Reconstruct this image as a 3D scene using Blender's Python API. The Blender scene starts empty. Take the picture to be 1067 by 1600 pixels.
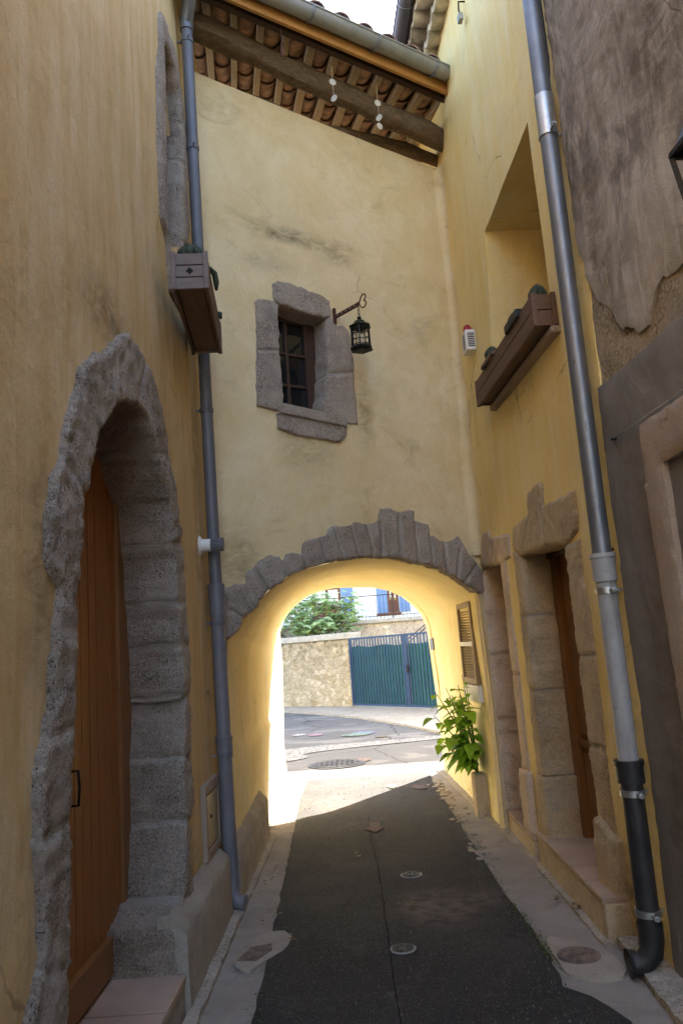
import bpy, bmesh, math, random
import numpy as np
from mathutils import Vector, Matrix, noise
from mathutils.geometry import delaunay_2d_cdt
C = bpy.context.scene.collection
S = bpy.context.scene
R = math.radians
random.seed(7)

# ------------------------------------------------------------------ camera
cd = bpy.data.cameras.new('camera'); cam = bpy.data.objects.new('camera', cd); C.objects.link(cam)
F_ = Vector((0.0, 0.98502, 0.172445)); R_ = Vector((0.997314, 0.01263, -0.072141)); U_ = Vector((0.073238, -0.171982, 0.982374))
cam.matrix_world = Matrix(((R_.x, U_.x, -F_.x, 0), (R_.y, U_.y, -F_.y, 0), (R_.z, U_.z, -F_.z, 1.6), (0, 0, 0, 1)))
cd.sensor_fit = 'HORIZONTAL'; cd.sensor_width = 36.0; cd.lens = 1200 / 1067 * 36
cd.clip_start = 0.05; cd.clip_end = 500
S.camera = cam
# ------------------------------------------------------------------ light
SUN_EL = R(38); SUN_AZ = math.atan2(0.543, 0.84)
w = bpy.data.worlds.new('World'); S.world = w; w.use_nodes = True
sky = w.node_tree.nodes.new('ShaderNodeTexSky'); sky.sky_type = 'NISHITA'; sky.sun_disc = False
sky.sun_elevation = SUN_EL; sky.sun_rotation = SUN_AZ; sky.dust_density = 2.0; sky.air_density = 1.0
bg = w.node_tree.nodes['Background']; bg.inputs['Strength'].default_value = 0.15
w.node_tree.links.new(sky.outputs[0], bg.inputs['Color'])
sd = bpy.data.lights.new('sun', 'SUN'); sd.energy = 5.0; sd.angle = R(0.5); sd.color = (1, .93, .82)
sun = bpy.data.objects.new('sun', sd); C.objects.link(sun)
sdir = Vector((math.sin(SUN_AZ) * math.cos(SUN_EL), math.cos(SUN_AZ) * math.cos(SUN_EL), math.sin(SUN_EL)))
sun.rotation_euler = (-sdir).to_track_quat('-Z', 'Y').to_euler(); sun.location = (10, 15, 20)
S.view_settings.view_transform = 'Standard'; S.view_settings.look = 'None'
S.view_settings.exposure = 3.15; S.view_settings.gamma = 1.0
S.cycles.max_bounces = 10; S.cycles.diffuse_bounces = 6
S.cycles.use_denoising = True

# ------------------------------------------------------------------ planes: u along the wall, z up, w out of the wall
class Plane:
    def __init__(s, a, b):
        s.a = np.array(a, float); d = np.array(b, float) - s.a; s.t = d / np.linalg.norm(d); s.n = np.array((s.t[1], -s.t[0]))
    def __call__(s, u, z, w=0.0):
        p = s.a + s.t * u + s.n * w
        return (float(p[0]), float(p[1]), float(z))
    def T(s): return Vector((s.t[0], s.t[1], 0))
    def N(s): return Vector((s.n[0], s.n[1], 0))
class PlaneR(Plane):
    def __init__(s, a, b):
        super().__init__(a, b); s.n = -s.n
PL = Plane((-.94, 0), (-.94, 1)); PR = PlaneR((1.38, 3.5), (1.0, 9.92)); PC = Plane((-.93, 5.35), (1.19, 6.75))
PG = PlaneR((1.45, 3.0), (1.365, 3.75)); PF = Plane((0, 9.92), (1, 9.92)); PW = Plane((-2.11, 22.45), (-.07, 20.59))
PS = Plane((-.07, 20.59), (1.84, 17.93)); PT = Plane((0, 24), (1, 24)); PH = Plane((0, 26), (1, 26))

# ------------------------------------------------------------------ materials
class M:
    def __init__(s, name):
        s.m = bpy.data.materials.new(name); s.m.use_nodes = True; s.t = s.m.node_tree
        s.b = s.t.nodes['Principled BSDF']; s.co = s.n('ShaderNodeTexCoord').outputs['Object']
    def n(s, typ, **kw):
        nd = s.t.nodes.new(typ)
        for k, v in kw.items():
            if k.startswith('_'): setattr(nd, k[1:], v); continue
            key = int(k[1:]) if k[0] == 'i' and k[1:].isdigit() else k.replace('__', ' ')
            s.put(nd.inputs[key], v)
        return nd
    def put(s, sock, v):
        if isinstance(v, bpy.types.NodeSocket): s.t.links.new(v, sock)
        else:
            if isinstance(v, tuple) and len(v) == 3 and sock.type == 'RGBA': v = (*v, 1)
            sock.default_value = v
    def map(s, sc): return s.n('ShaderNodeMapping', Vector=s.co, Scale=sc).outputs[0]
    def noise(s, scale, detail=4, vec=None, rough=.55, dist=0):
        return s.n('ShaderNodeTexNoise', Vector=vec or s.co, Scale=float(scale), Detail=float(detail), Roughness=rough, Distortion=float(dist)).outputs[0]
    def voro(s, scale, vec=None, feat='F1', rnd=1.0):
        return s.n('ShaderNodeTexVoronoi', _feature=feat, Vector=vec or s.co, Scale=float(scale), Randomness=rnd)
    def ramp(s, f, a, b):
        return s.n('ShaderNodeMapRange', Value=f, i1=float(a), i2=float(b)).outputs[0]
    def mix(s, f, a, b, mode='MIX'):
        nd = s.n('ShaderNodeMix', _data_type='RGBA', _blend_type=mode)
        s.put(nd.inputs[0], f); s.put(nd.inputs[6], a); s.put(nd.inputs[7], b); return nd.outputs[2]
    def math(s, op, a, b=0.0):
        return s.n('ShaderNodeMath', _operation=op, i0=a, i1=b).outputs[0]
    def attr(s, name): return s.n('ShaderNodeAttribute', _attribute_name=name).outputs['Fac']
    def bump(s, h, st=.3, d=.01, prev=None):
        nd = s.n('ShaderNodeBump', Strength=st, Distance=d, Height=h)
        if prev: s.put(nd.inputs['Normal'], prev)
        return nd.outputs[0]
    def done(s, col, rough=.9, normal=None, metal=0.0, spec=.3, **kw):
        s.put(s.b.inputs['Base Color'], col); s.put(s.b.inputs['Roughness'], rough); s.put(s.b.inputs['Metallic'], metal)
        s.put(s.b.inputs['Specular IOR Level'], spec)
        if normal: s.put(s.b.inputs['Normal'], normal)
        for k, v in kw.items(): s.put(s.b.inputs[k.replace('__', ' ')], v)
        return s.m

def plaster(name, c1, c2, c3, cd=(.16, .11, .05), grime=.5, streak=True, grain=1.0, blotch=0):
    m = M(name)
    big = m.ramp(m.noise(.9, 5, rough=.6, dist=.4), .36, .66)
    v = m.map((5, 5, .7)) if streak else m.map((2.2, 2.2, 2.2))
    st = m.ramp(m.noise(1.6, 6, v, .65, .6), .40, .72)
    col = m.mix(big, c1, c2)
    col = m.mix(m.math('MULTIPLY', st, .75), col, c3)
    mid = m.ramp(m.noise(7, 6, rough=.7), .5, .8)
    col = m.mix(m.math('MULTIPLY', mid, .35), col, c1)
    g = m.ramp(m.noise(2.2, 7, m.map((1, 1, 1.6)), .72, .8), .56, .78)
    col = m.mix(m.math('MULTIPLY', g, grime), col, cd)
    if blotch:
        col = m.mix(m.math('MULTIPLY', m.ramp(m.noise(2.6, 8, m.map((1.3, 1.3, .7)), .72, .5), .48, .62), blotch), col, cd)
        col = m.mix(m.math('MULTIPLY', m.ramp(m.noise(3.7, 8, m.map((1.6, 1.6, .5)), .75, .9), .55, .66), blotch * .8), col, c3)
    sn = m.math('MULTIPLY', m.attr('stain'), m.ramp(m.noise(5, 6, m.map((1, 1, 2.5)), .75, 1.2), .3, .62))
    col = m.mix(sn, col, (.10, .07, .035))
    col = m.mix(m.math('MULTIPLY', m.ramp(m.noise(160, 3), .45, .75), .22 * grain), col, (.12, .08, .04))
    ck = m.n('ShaderNodeTexVoronoi', _feature='DISTANCE_TO_EDGE', Vector=m.n('ShaderNodeMix', _data_type='VECTOR', i0=.22, i4=m.co, i5=m.n('ShaderNodeTexNoise', Vector=m.co, Scale=2.5, Detail=6.0).outputs[1]).outputs[1], Scale=.8).outputs[0]
    crack = m.math('MULTIPLY', m.ramp(ck, .0042, .0015), m.ramp(m.noise(1.1, 3), .52, .60))
    col = m.mix(m.math('MULTIPLY', crack, .55), col, (.14, .09, .045))
    chip = m.math('MULTIPLY', m.ramp(m.voro(9).outputs[0], .05, .03), m.ramp(m.noise(2.7, 3), .5, .62))
    col = m.mix(m.math('MULTIPLY', chip, .6), col, (.15, .11, .07))
    tr = m.ramp(m.noise(14, 8, rough=.8, dist=.2), .50, .66)
    col = m.mix(m.math('MULTIPLY', tr, .16), col, c3)
    b1 = m.bump(m.noise(3.2, 5, m.map((1, 1, .7)), .55, .2), .5, .06)
    b2 = m.bump(m.noise(38, 8, rough=.72), .34, .012, b1)
    b3 = m.bump(m.math('SUBTRACT', m.noise(190, 4), m.math('MULTIPLY', m.math('ADD', crack, chip), .8)), .35 * grain, .005, b2)
    return m.done(col, .92, b3, spec=.15)

def stone(name, c1, c2, pit, rough_bump=1.0, mort=(.40, .345, .29), pscale=55, rust=(.25, .13, .06), pits=.6, speck=.45):
    m = M(name)
    col = m.mix(m.ramp(m.noise(3.2, 7, rough=.65, dist=.5), .35, .68), c1, c2)
    col = m.mix(m.math('MULTIPLY', m.ramp(m.noise(5.5, 6, rough=.7), .55, .75), .45), col, rust)
    col = m.mix(m.math('MULTIPLY', m.ramp(m.noise(1.7, 7, rough=.75, dist=.8), .50, .72), .45), col, tuple(x * .45 for x in c1))
    f1 = m.noise(pscale * 1.6, 8, rough=.78)
    col = m.mix(m.math('MULTIPLY', m.ramp(f1, .51, .40), m.math('MULTIPLY', m.ramp(m.noise(4.3, 4), .35, .62), speck * 1.6)), col, tuple(x * .28 for x in c1))
    col = m.mix(m.math('MULTIPLY', m.ramp(f1, .53, .63), speck), col, tuple(min(.85, x * 1.55) for x in c2))
    mask = m.ramp(m.noise(6, 5, rough=.7), .44, .60)
    wv = m.n('ShaderNodeMix', _data_type='VECTOR', i0=.03, i4=m.co, i5=m.n('ShaderNodeTexNoise', Vector=m.co, Scale=30.0, Detail=3.0).outputs[1]).outputs[1]
    va = m.ramp(m.voro(pscale * 1.9, wv).outputs[0], .36, .20); vb = m.ramp(m.voro(pscale * .75, wv).outputs[0], .24, .13)
    pp = m.math('MULTIPLY', m.math('MAXIMUM', va, vb), m.math('ADD', m.math('MULTIPLY', mask, .85), .15))
    col = m.mix(m.math('MULTIPLY', pp, pits), col, pit)
    sm_ = m.math('MULTIPLY', m.ramp(m.noise(2.9, 8, rough=.72, dist=.6), .55, .66), m.math('SUBTRACT', 1.0, pp))
    col = m.mix(m.math('MULTIPLY', sm_, .55), col, tuple(x * .9 for x in mort))
    col = m.mix(m.math('MULTIPLY', m.ramp(m.noise(2.1, 8, rough=.75, dist=.4), .58, .70), .5), col, tuple(x * .38 for x in c1))
    mo = m.attr('mort')
    col = m.mix(m.math('MULTIPLY', mo, .9), col, m.mix(m.ramp(f1, .35, .6), tuple(x * .7 for x in mort), mort))
    h = m.math('SUBTRACT', m.math('MULTIPLY', m.noise(pscale * .5, 10, rough=.80), 1.6), m.math('MULTIPLY', pp, .5))
    h = m.math('MULTIPLY', h, m.math('SUBTRACT', 1.0, m.math('MULTIPLY', mo, .7)))
    b = m.bump(m.noise(9, 5), .5, .03)
    b = m.bump(h, min(1.0, .9 * rough_bump), .022 * rough_bump, b)
    return m.done(col, .95, b, spec=.1)

def wood(name, c1, c2, scale=(14, 14, .9), rough=.5, grain=1.0, spec=.35):
    m = M(name)
    n1 = m.noise(3.0, 7, m.map(scale), .6, 1.2)
    col = m.mix(m.ramp(n1, .3, .7), c1, c2)
    n2 = m.noise(9, 5, m.map(tuple(x * 2.5 for x in scale)), .6)
    col = m.mix(m.math('MULTIPLY', m.ramp(n2, .5, .8), .5), col, tuple(x * .45 for x in c1))
    col = m.mix(m.math('MULTIPLY', m.ramp(m.noise(2.3, 3), .45, .75), .35), col, tuple(x * .6 for x in c2))
    return m.done(col, rough, m.bump(n2, .35 * grain, .004), spec=spec)

def simple(name, c, rough=.5, metal=0.0, var=.25, spec=.4, scale=9, bump=.15, grime=0):
    m = M(name)
    n = m.noise(scale, 6, rough=.65)
    col = m.mix(m.ramp(n, .35, .7), tuple(x * (1 - var) for x in c), tuple(min(1, x * (1 + var)) for x in c))
    if grime:
        g1 = m.math('MAXIMUM', m.ramp(m.noise(2.5, 8, m.map((9, 9, .8)), .75), .52, .68), m.math('MULTIPLY', m.ramp(m.noise(13, 8, rough=.78), .57, .66), .9))
        col = m.mix(m.math('MULTIPLY', g1, grime), col, (.10, .075, .055))
        col = m.mix(m.math('MULTIPLY', m.ramp(m.noise(55, 4, m.map((1, 1, .25))), .66, .70), grime), col, (.03, .026, .022))
    r = m.math('ADD', m.math('MULTIPLY', m.noise(scale * 3, 4), .3), max(.05, rough - .15))
    return m.done(col, r, m.bump(m.noise(scale * 9, 4), bump, .003), metal, spec)

MT = {}
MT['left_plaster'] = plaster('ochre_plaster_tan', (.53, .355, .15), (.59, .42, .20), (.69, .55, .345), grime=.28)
MT['mid_plaster'] = plaster('ochre_plaster_pale', (.74, .585, .335), (.81, .69, .455), (.66, .495, .245), streak=False, grime=.42)
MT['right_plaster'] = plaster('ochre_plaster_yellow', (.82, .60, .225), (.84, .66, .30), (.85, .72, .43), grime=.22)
MT['vault_plaster'] = plaster('ochre_plaster_vault', (.78, .625, .29), (.82, .69, .37), (.84, .74, .49), streak=False, grime=.30)
MT['grey_plaster'] = plaster('weathered_grey_plaster', (.22, .185, .15), (.37, .315, .255), (.60, .52, .425), cd=(.085, .068, .054), grime=.85, blotch=.7, grain=1.6)
MT['cement'] = plaster('grey_cement_render', (.19, .17, .15), (.25, .225, .195), (.155, .135, .115), cd=(.10, .08, .06), grime=.4, streak=False, grain=1.2)
MT['crepi'] = plaster('pinkish_roughcast', (.36, .275, .21), (.41, .32, .245), (.33, .25, .19), grime=.2, streak=False, grain=2.2)
MT['white_render'] = plaster('white_render', (.78, .77, .75), (.82, .81, .79), (.74, .73, .70), grime=.08)
MT['rubble'] = stone('exposed_rubble', (.54, .40, .25), (.64, .50, .34), (.13, .085, .045), 1.5, pscale=34, speck=.5, pits=.85)
MT['travertine'] = stone('pitted_travertine', (.53, .42, .33), (.65, .54, .44), (.10, .068, .046), 1.35, pits=.8, speck=.5)
MT['arch_stone'] = stone('weathered_arch_stone', (.60, .48, .38), (.71, .60, .50), (.12, .08, .055), 1.3, pits=.8, speck=.5)
MT['warm_stone'] = stone('warm_limestone', (.62, .46, .28), (.71, .57, .39), (.22, .135, .065), .9, pscale=70, speck=.38)
MT['jamb_stone'] = stone('smooth_limestone', (.60, .46, .33), (.69, .56, .43), (.27, .18, .11), .55, mort=(.36, .27, .18), pscale=48, speck=.25)
MT['plinth'] = stone('cement_plinth', (.30, .255, .205), (.38, .33, .27), (.14, .11, .085), .4, pscale=60, speck=.2, pits=.3)
MT['bench'] = stone('roughcast_step', (.52, .41, .27), (.60, .49, .34), (.16, .12, .075), .7, pscale=80, speck=.3)
MT['concrete'] = plaster('gutter_concrete', (.29, .255, .22), (.37, .33, .29), (.22, .19, .165), cd=(.07, .055, .045), grime=.7, streak=False, grain=1.6)
MT['pale_wall_stone'] = stone('terrace_stone', (.42, .36, .29), (.52, .46, .385), (.26, .21, .16), .6, pscale=14, rust=(.35, .29, .2))
MT['slab'] = stone('concrete_slab', (.36, .34, .30), (.42, .40, .36), (.2, .18, .15), .3, pscale=20, rust=(.3, .27, .22))
def tilemat():
    m = M('terracotta_paving')
    col = m.mix(m.ramp(m.noise(6, 5), .3, .7), (.34, .235, .17), (.44, .32, .24))
    col = m.mix(m.math('MULTIPLY', m.ramp(m.noise(3, 6, rough=.7), .5, .7), .55), col, (.2, .13, .09))
    col = m.mix(m.attr('mort'), col, (.17, .13, .10))
    return m.done(col, .75, m.bump(m.noise(70, 5), .35, .005))
MT['tile_floor'] = tilemat()
MT['terracotta'] = simple('terracotta_tile', (.25, .15, .11), .85, var=.55, scale=7, bump=.4)
MT['old_tile'] = simple('mossy_old_tile', (.50, .44, .33), .92, var=.45, scale=6, bump=.6)
MT['door_wood'] = wood('varnished_door_wood', (.25, .088, .018), (.36, .14, .035), rough=.42)
MT['dark_wood'] = wood('dark_frame_wood', (.045, .022, .013), (.07, .034, .02), rough=.55)
MT['brown_door'] = wood('brown_door_wood', (.20, .085, .025), (.28, .125, .04), rough=.45)
MT['beam_wood'] = wood('old_beam_wood', (.085, .055, .032), (.20, .145, .095), scale=(3.5, 3.5, 16), rough=.9, grain=2.2, spec=.1)
MT['rafter_wood'] = wood('rafter_wood', (.24, .18, .125), (.34, .27, .20), scale=(10, 10, 10), rough=.85, spec=.15)
MT['fascia_wood'] = wood('fascia_wood', (.36, .16, .04), (.48, .25, .075), scale=(3, 3, 16), rough=.7)
MT['box_wood'] = wood('planter_wood', (.115, .06, .036), (.175, .10, .062), scale=(14, 1.2, 14), rough=.65)
MT['box_grey'] = wood('weathered_planter_wood', (.15, .12, .11), (.22, .175, .16), scale=(2, 14, 14), rough=.75)
MT['zinc'] = simple('zinc_sheet', (.20, .205, .22), .5, .75, var=.15, scale=3, grime=.4)
MT['zinc_dull'] = simple('dull_zinc', (.30, .30, .29), .7, .35, var=.2, scale=3)
MT['grey_pipe'] = simple('grey_pipe_paint', (.135, .135, .15), .5, .1, var=.12, scale=4, grime=.4)
MT['pvc'] = simple('pale_grey_pvc', (.31, .305, .30), .5, 0, var=.18, scale=4, grime=.4)
MT['mauve_pipe'] = simple('mauve_grey_pipe', (.17, .16, .175), .5, .1, var=.12, scale=4, grime=.45)
MT['cast_iron'] = simple('black_iron_pipe', (.028, .027, .028), .5, .2, var=.4, scale=7, grime=.35)
MT['iron'] = simple('black_iron', (.018, .017, .017), .5, .5, var=.3, scale=20)
MT['worn_iron'] = simple('worn_iron_lid', (.05, .047, .045), .6, .3, var=.8, scale=26)
MT['crack'] = simple('tar_seam', (.015, .014, .013), .97, 0, var=.3, spec=.05)
MT['grit'] = simple('pale_grit', (.12, .11, .10), .95, 0, var=.6, spec=.1)
MT['rust_drain'] = simple('rusty_drain', (.16, .115, .09), .9, 0, var=.5, scale=16, bump=.6)
MT['rust'] = simple('rusty_iron', (.11, .042, .028), .8, .2, var=.4, scale=30, bump=.5)
MT['steel'] = simple('galvanised_steel', (.45, .45, .45), .4, .9, var=.15, scale=12)
MT['rubber'] = simple('black_cable_sheath', (.015, .015, .016), .5, 0, var=.3)
MT['white_plastic'] = simple('white_plastic', (.72, .70, .66), .5, 0, var=.06)
MT['cream_metal'] = simple('cream_metal', (.46, .36, .20), .35, .25, var=.1)
MT['red_plastic'] = simple('red_plastic', (.35, .015, .018), .35, 0, var=.15)
MT['blue_paint'] = simple('blue_gate_paint', (.022, .045, .105), .5, 0, var=.12)
MT['shutter_blue'] = simple('blue_shutter_paint', (.12, .21, .38), .6, 0, var=.08)
MT['mesh_green'] = simple('green_shade_cloth', (.018, .10, .095), .85, 0, var=.22, scale=2.2)
MT['shutter_wood'] = simple('louvred_shutter_wood', (.33, .24, .12), .7, 0, var=.2)
MT['candle'] = simple('cream_wax', (.72, .60, .36), .5, 0, var=.1)
MT['disc'] = simple('pearly_disc', (.50, .46, .38), .3, 0, var=.1)
MT['dark_room'] = simple('unlit_interior', (.012, .010, .009), .9, 0, var=.2)  # near-black colour carries the shade inside rooms, slots and cut-outs
MT['soil'] = simple('dry_soil', (.05, .034, .022), .95, 0, var=.4, scale=40, bump=.6)
MT['cactus'] = simple('cactus_skin', (.045, .058, .036), .9, 0, var=.5, scale=45, bump=.8)
MT['bark'] = simple('grey_bark', (.16, .13, .10), .9, 0, var=.3, scale=20, bump=.6)
MT['maroon'] = simple('maroon_window_paint', (.085, .022, .018), .5, 0, var=.15)
MT['stemgreen'] = simple('green_stem', (.12, .20, .03), .6, 0)
def glassmat():
    m = M('window_glass')
    return m.done((.012, .012, .013), .06, m.bump(m.noise(1.6, 2), .05, .02), spec=.6)
MT['glass'] = glassmat()
def leafmat(name, c1, c2, tr=.35):
    m = M(name)
    f = m.n('ShaderNodeAttribute', _attribute_name='rnd').outputs['Fac']
    col = m.mix(f, c1, c2)
    m.done(col, .5, None, spec=.35)
    tn = m.n('ShaderNodeBsdfTranslucent', Color=m.mix(f, tuple(x * 1.5 for x in c1), tuple(x * 1.4 for x in c2)))
    mx = m.n('ShaderNodeMixShader', Fac=tr); m.t.links.new(m.b.outputs[0], mx.inputs[1]); m.t.links.new(tn.outputs[0], mx.inputs[2])
    m.t.links.new(mx.outputs[0], m.t.nodes['Material Output'].inputs['Surface']); return m.m
MT['leaf'] = leafmat('bright_leaf', (.16, .32, .016), (.33, .52, .045), .45)
MT['fig'] = leafmat('fig_leaf', (.20, .30, .16), (.42, .54, .27), .42)
MT['darkleaf'] = leafmat('shrub_leaf', (.018, .042, .02), (.04, .08, .035), .2)
MT['weed'] = leafmat('weed_leaf', (.045, .075, .015), (.10, .13, .03), .25)
MT['dryleaf'] = leafmat('dry_leaf', (.10, .05, .02), (.16, .10, .05), .1)

def asphalt():
    m = M('dark_asphalt')
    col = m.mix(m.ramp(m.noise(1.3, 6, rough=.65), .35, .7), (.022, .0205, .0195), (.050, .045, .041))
    col = m.mix(m.ramp(m.noise(110, 3), .56, .66), col, (.12, .11, .10))
    col = m.mix(m.math('MULTIPLY', m.ramp(m.noise(3.5, 7, rough=.75, dist=.5), .52, .68), .5), col, (.075, .066, .058))
    col = m.mix(m.math('MULTIPLY', m.ramp(m.noise(260, 2), .5, .35), .7), col, (.012, .011, .011))
    dust = m.ramp(m.noise(2.1, 7, rough=.72, dist=.7), .62, .70)
    col = m.mix(m.math('MULTIPLY', dust, .45), col, (.14, .115, .095))
    col = m.mix(m.ramp(m.voro(11).outputs[0], .045, .03), col, (.16, .15, .14))
    col = m.mix(m.math('MULTIPLY', m.attr('stain'), m.ramp(m.noise(9, 6, rough=.7), .35, .6)), col, (.15, .115, .095))
    b = m.bump(m.noise(150, 4, rough=.7), .9, .008, m.bump(m.noise(14, 4), .3, .02))
    return m.done(col, .85, b, spec=.25)
MT['asphalt'] = asphalt()
def street():
    m = M('worn_street_asphalt')
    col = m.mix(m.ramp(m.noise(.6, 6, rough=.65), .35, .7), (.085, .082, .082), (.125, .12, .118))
    col = m.mix(m.math('MULTIPLY', m.ramp(m.noise(90, 4), .5, .75), .5), col, (.20, .19, .18))
    p = m.ramp(m.noise(.45, 5, m.map((1, 2.5, 1)), .6, .6), .56, .60)
    col = m.mix(m.math('MULTIPLY', p, .6), col, (.19, .18, .17))
    cr = m.ramp(m.n('ShaderNodeTexVoronoi', _feature='DISTANCE_TO_EDGE', Vector=m.n('ShaderNodeMix', _data_type='VECTOR', i0=.12, i4=m.co, i5=m.n('ShaderNodeTexNoise', Vector=m.co, Scale=3.0, Detail=5.0).outputs[1]).outputs[1], Scale=.55).outputs[0], .012, .004)
    col = m.mix(m.math('MULTIPLY', cr, .6), col, (.03, .03, .03))
    return m.done(col, .9, m.bump(m.noise(90, 4), .6, .01), spec=.2)
MT['street'] = street()
MT['pavement'] = stone('tan_pavement', (.34, .295, .235), (.40, .35, .285), (.2, .17, .13), .35, pscale=25)
MT['earth'] = simple('bare_earth', (.22, .185, .14), .95, 0, var=.3, scale=2, bump=.4)
def paint(name, c):
    m = M(name)
    a = m.ramp(m.noise(22, 6, rough=.75), .40, .58)
    col = m.mix(a, c, (.075, .072, .07))
    m.done(col, .9)
    return m.m
for k, c in dict(chalk_white=(.42, .40, .39), chalk_pink=(.40, .22, .28), chalk_red=(.13, .058, .05), chalk_blue=(.15, .21, .32), chalk_green=(.17, .27, .19), chalk_orange=(.26, .16, .12), chalk_yellow=(.15, .12, .07), worn_line=(.30, .29, .275)).items(): MT[k] = paint(k, c)
def rubblewall():
    m = M('rubble_stone_wall')
    wv = m.n('ShaderNodeMix', _data_type='VECTOR', i0=.22, i4=m.map((1, 1, 1.6)), i5=m.n('ShaderNodeTexNoise', Vector=m.co, Scale=5.0, Detail=7.0).outputs[1]).outputs[1]
    v = m.n('ShaderNodeTexVoronoi', Vector=wv, Scale=6.5); e = m.n('ShaderNodeTexVoronoi', _feature='DISTANCE_TO_EDGE', Vector=wv, Scale=6.5).outputs[0]
    sep = m.n('ShaderNodeSeparateColor', Color=v.outputs['Color']).outputs[0]
    col = m.mix(sep, (.30, .24, .155), (.50, .43, .32))
    col = m.mix(m.ramp(m.noise(7, 6, rough=.7), .45, .7), col, (.26, .20, .12))
    sepz = m.n('ShaderNodeSeparateXYZ', Vector=m.co).outputs[2]
    moss = m.math('MULTIPLY', m.ramp(sepz, .7, 1.5), m.ramp(m.noise(5, 7, rough=.75), .45, .6))
    col = m.mix(m.math('MULTIPLY', moss, .75), col, (.10, .085, .05))
    mo = m.math('MULTIPLY', m.ramp(e, .13, .0), .7)
    col = m.mix(mo, col, (.36, .295, .20))
    col = m.mix(m.math('MULTIPLY', m.ramp(m.noise(16, 8, rough=.78), .56, .66), .5), col, (.13, .10, .06))
    col = m.mix(m.math('MULTIPLY', m.ramp(m.noise(21, 6, rough=.7), .56, .66), .45), col, (.58, .52, .42))
    b = m.bump(m.ramp(e, 0, .12), .6, .03, m.bump(m.noise(30, 5), .5, .01))
    return m.done(col, .95, b, spec=.1)
MT['rubble_wall'] = rubblewall()

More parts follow.
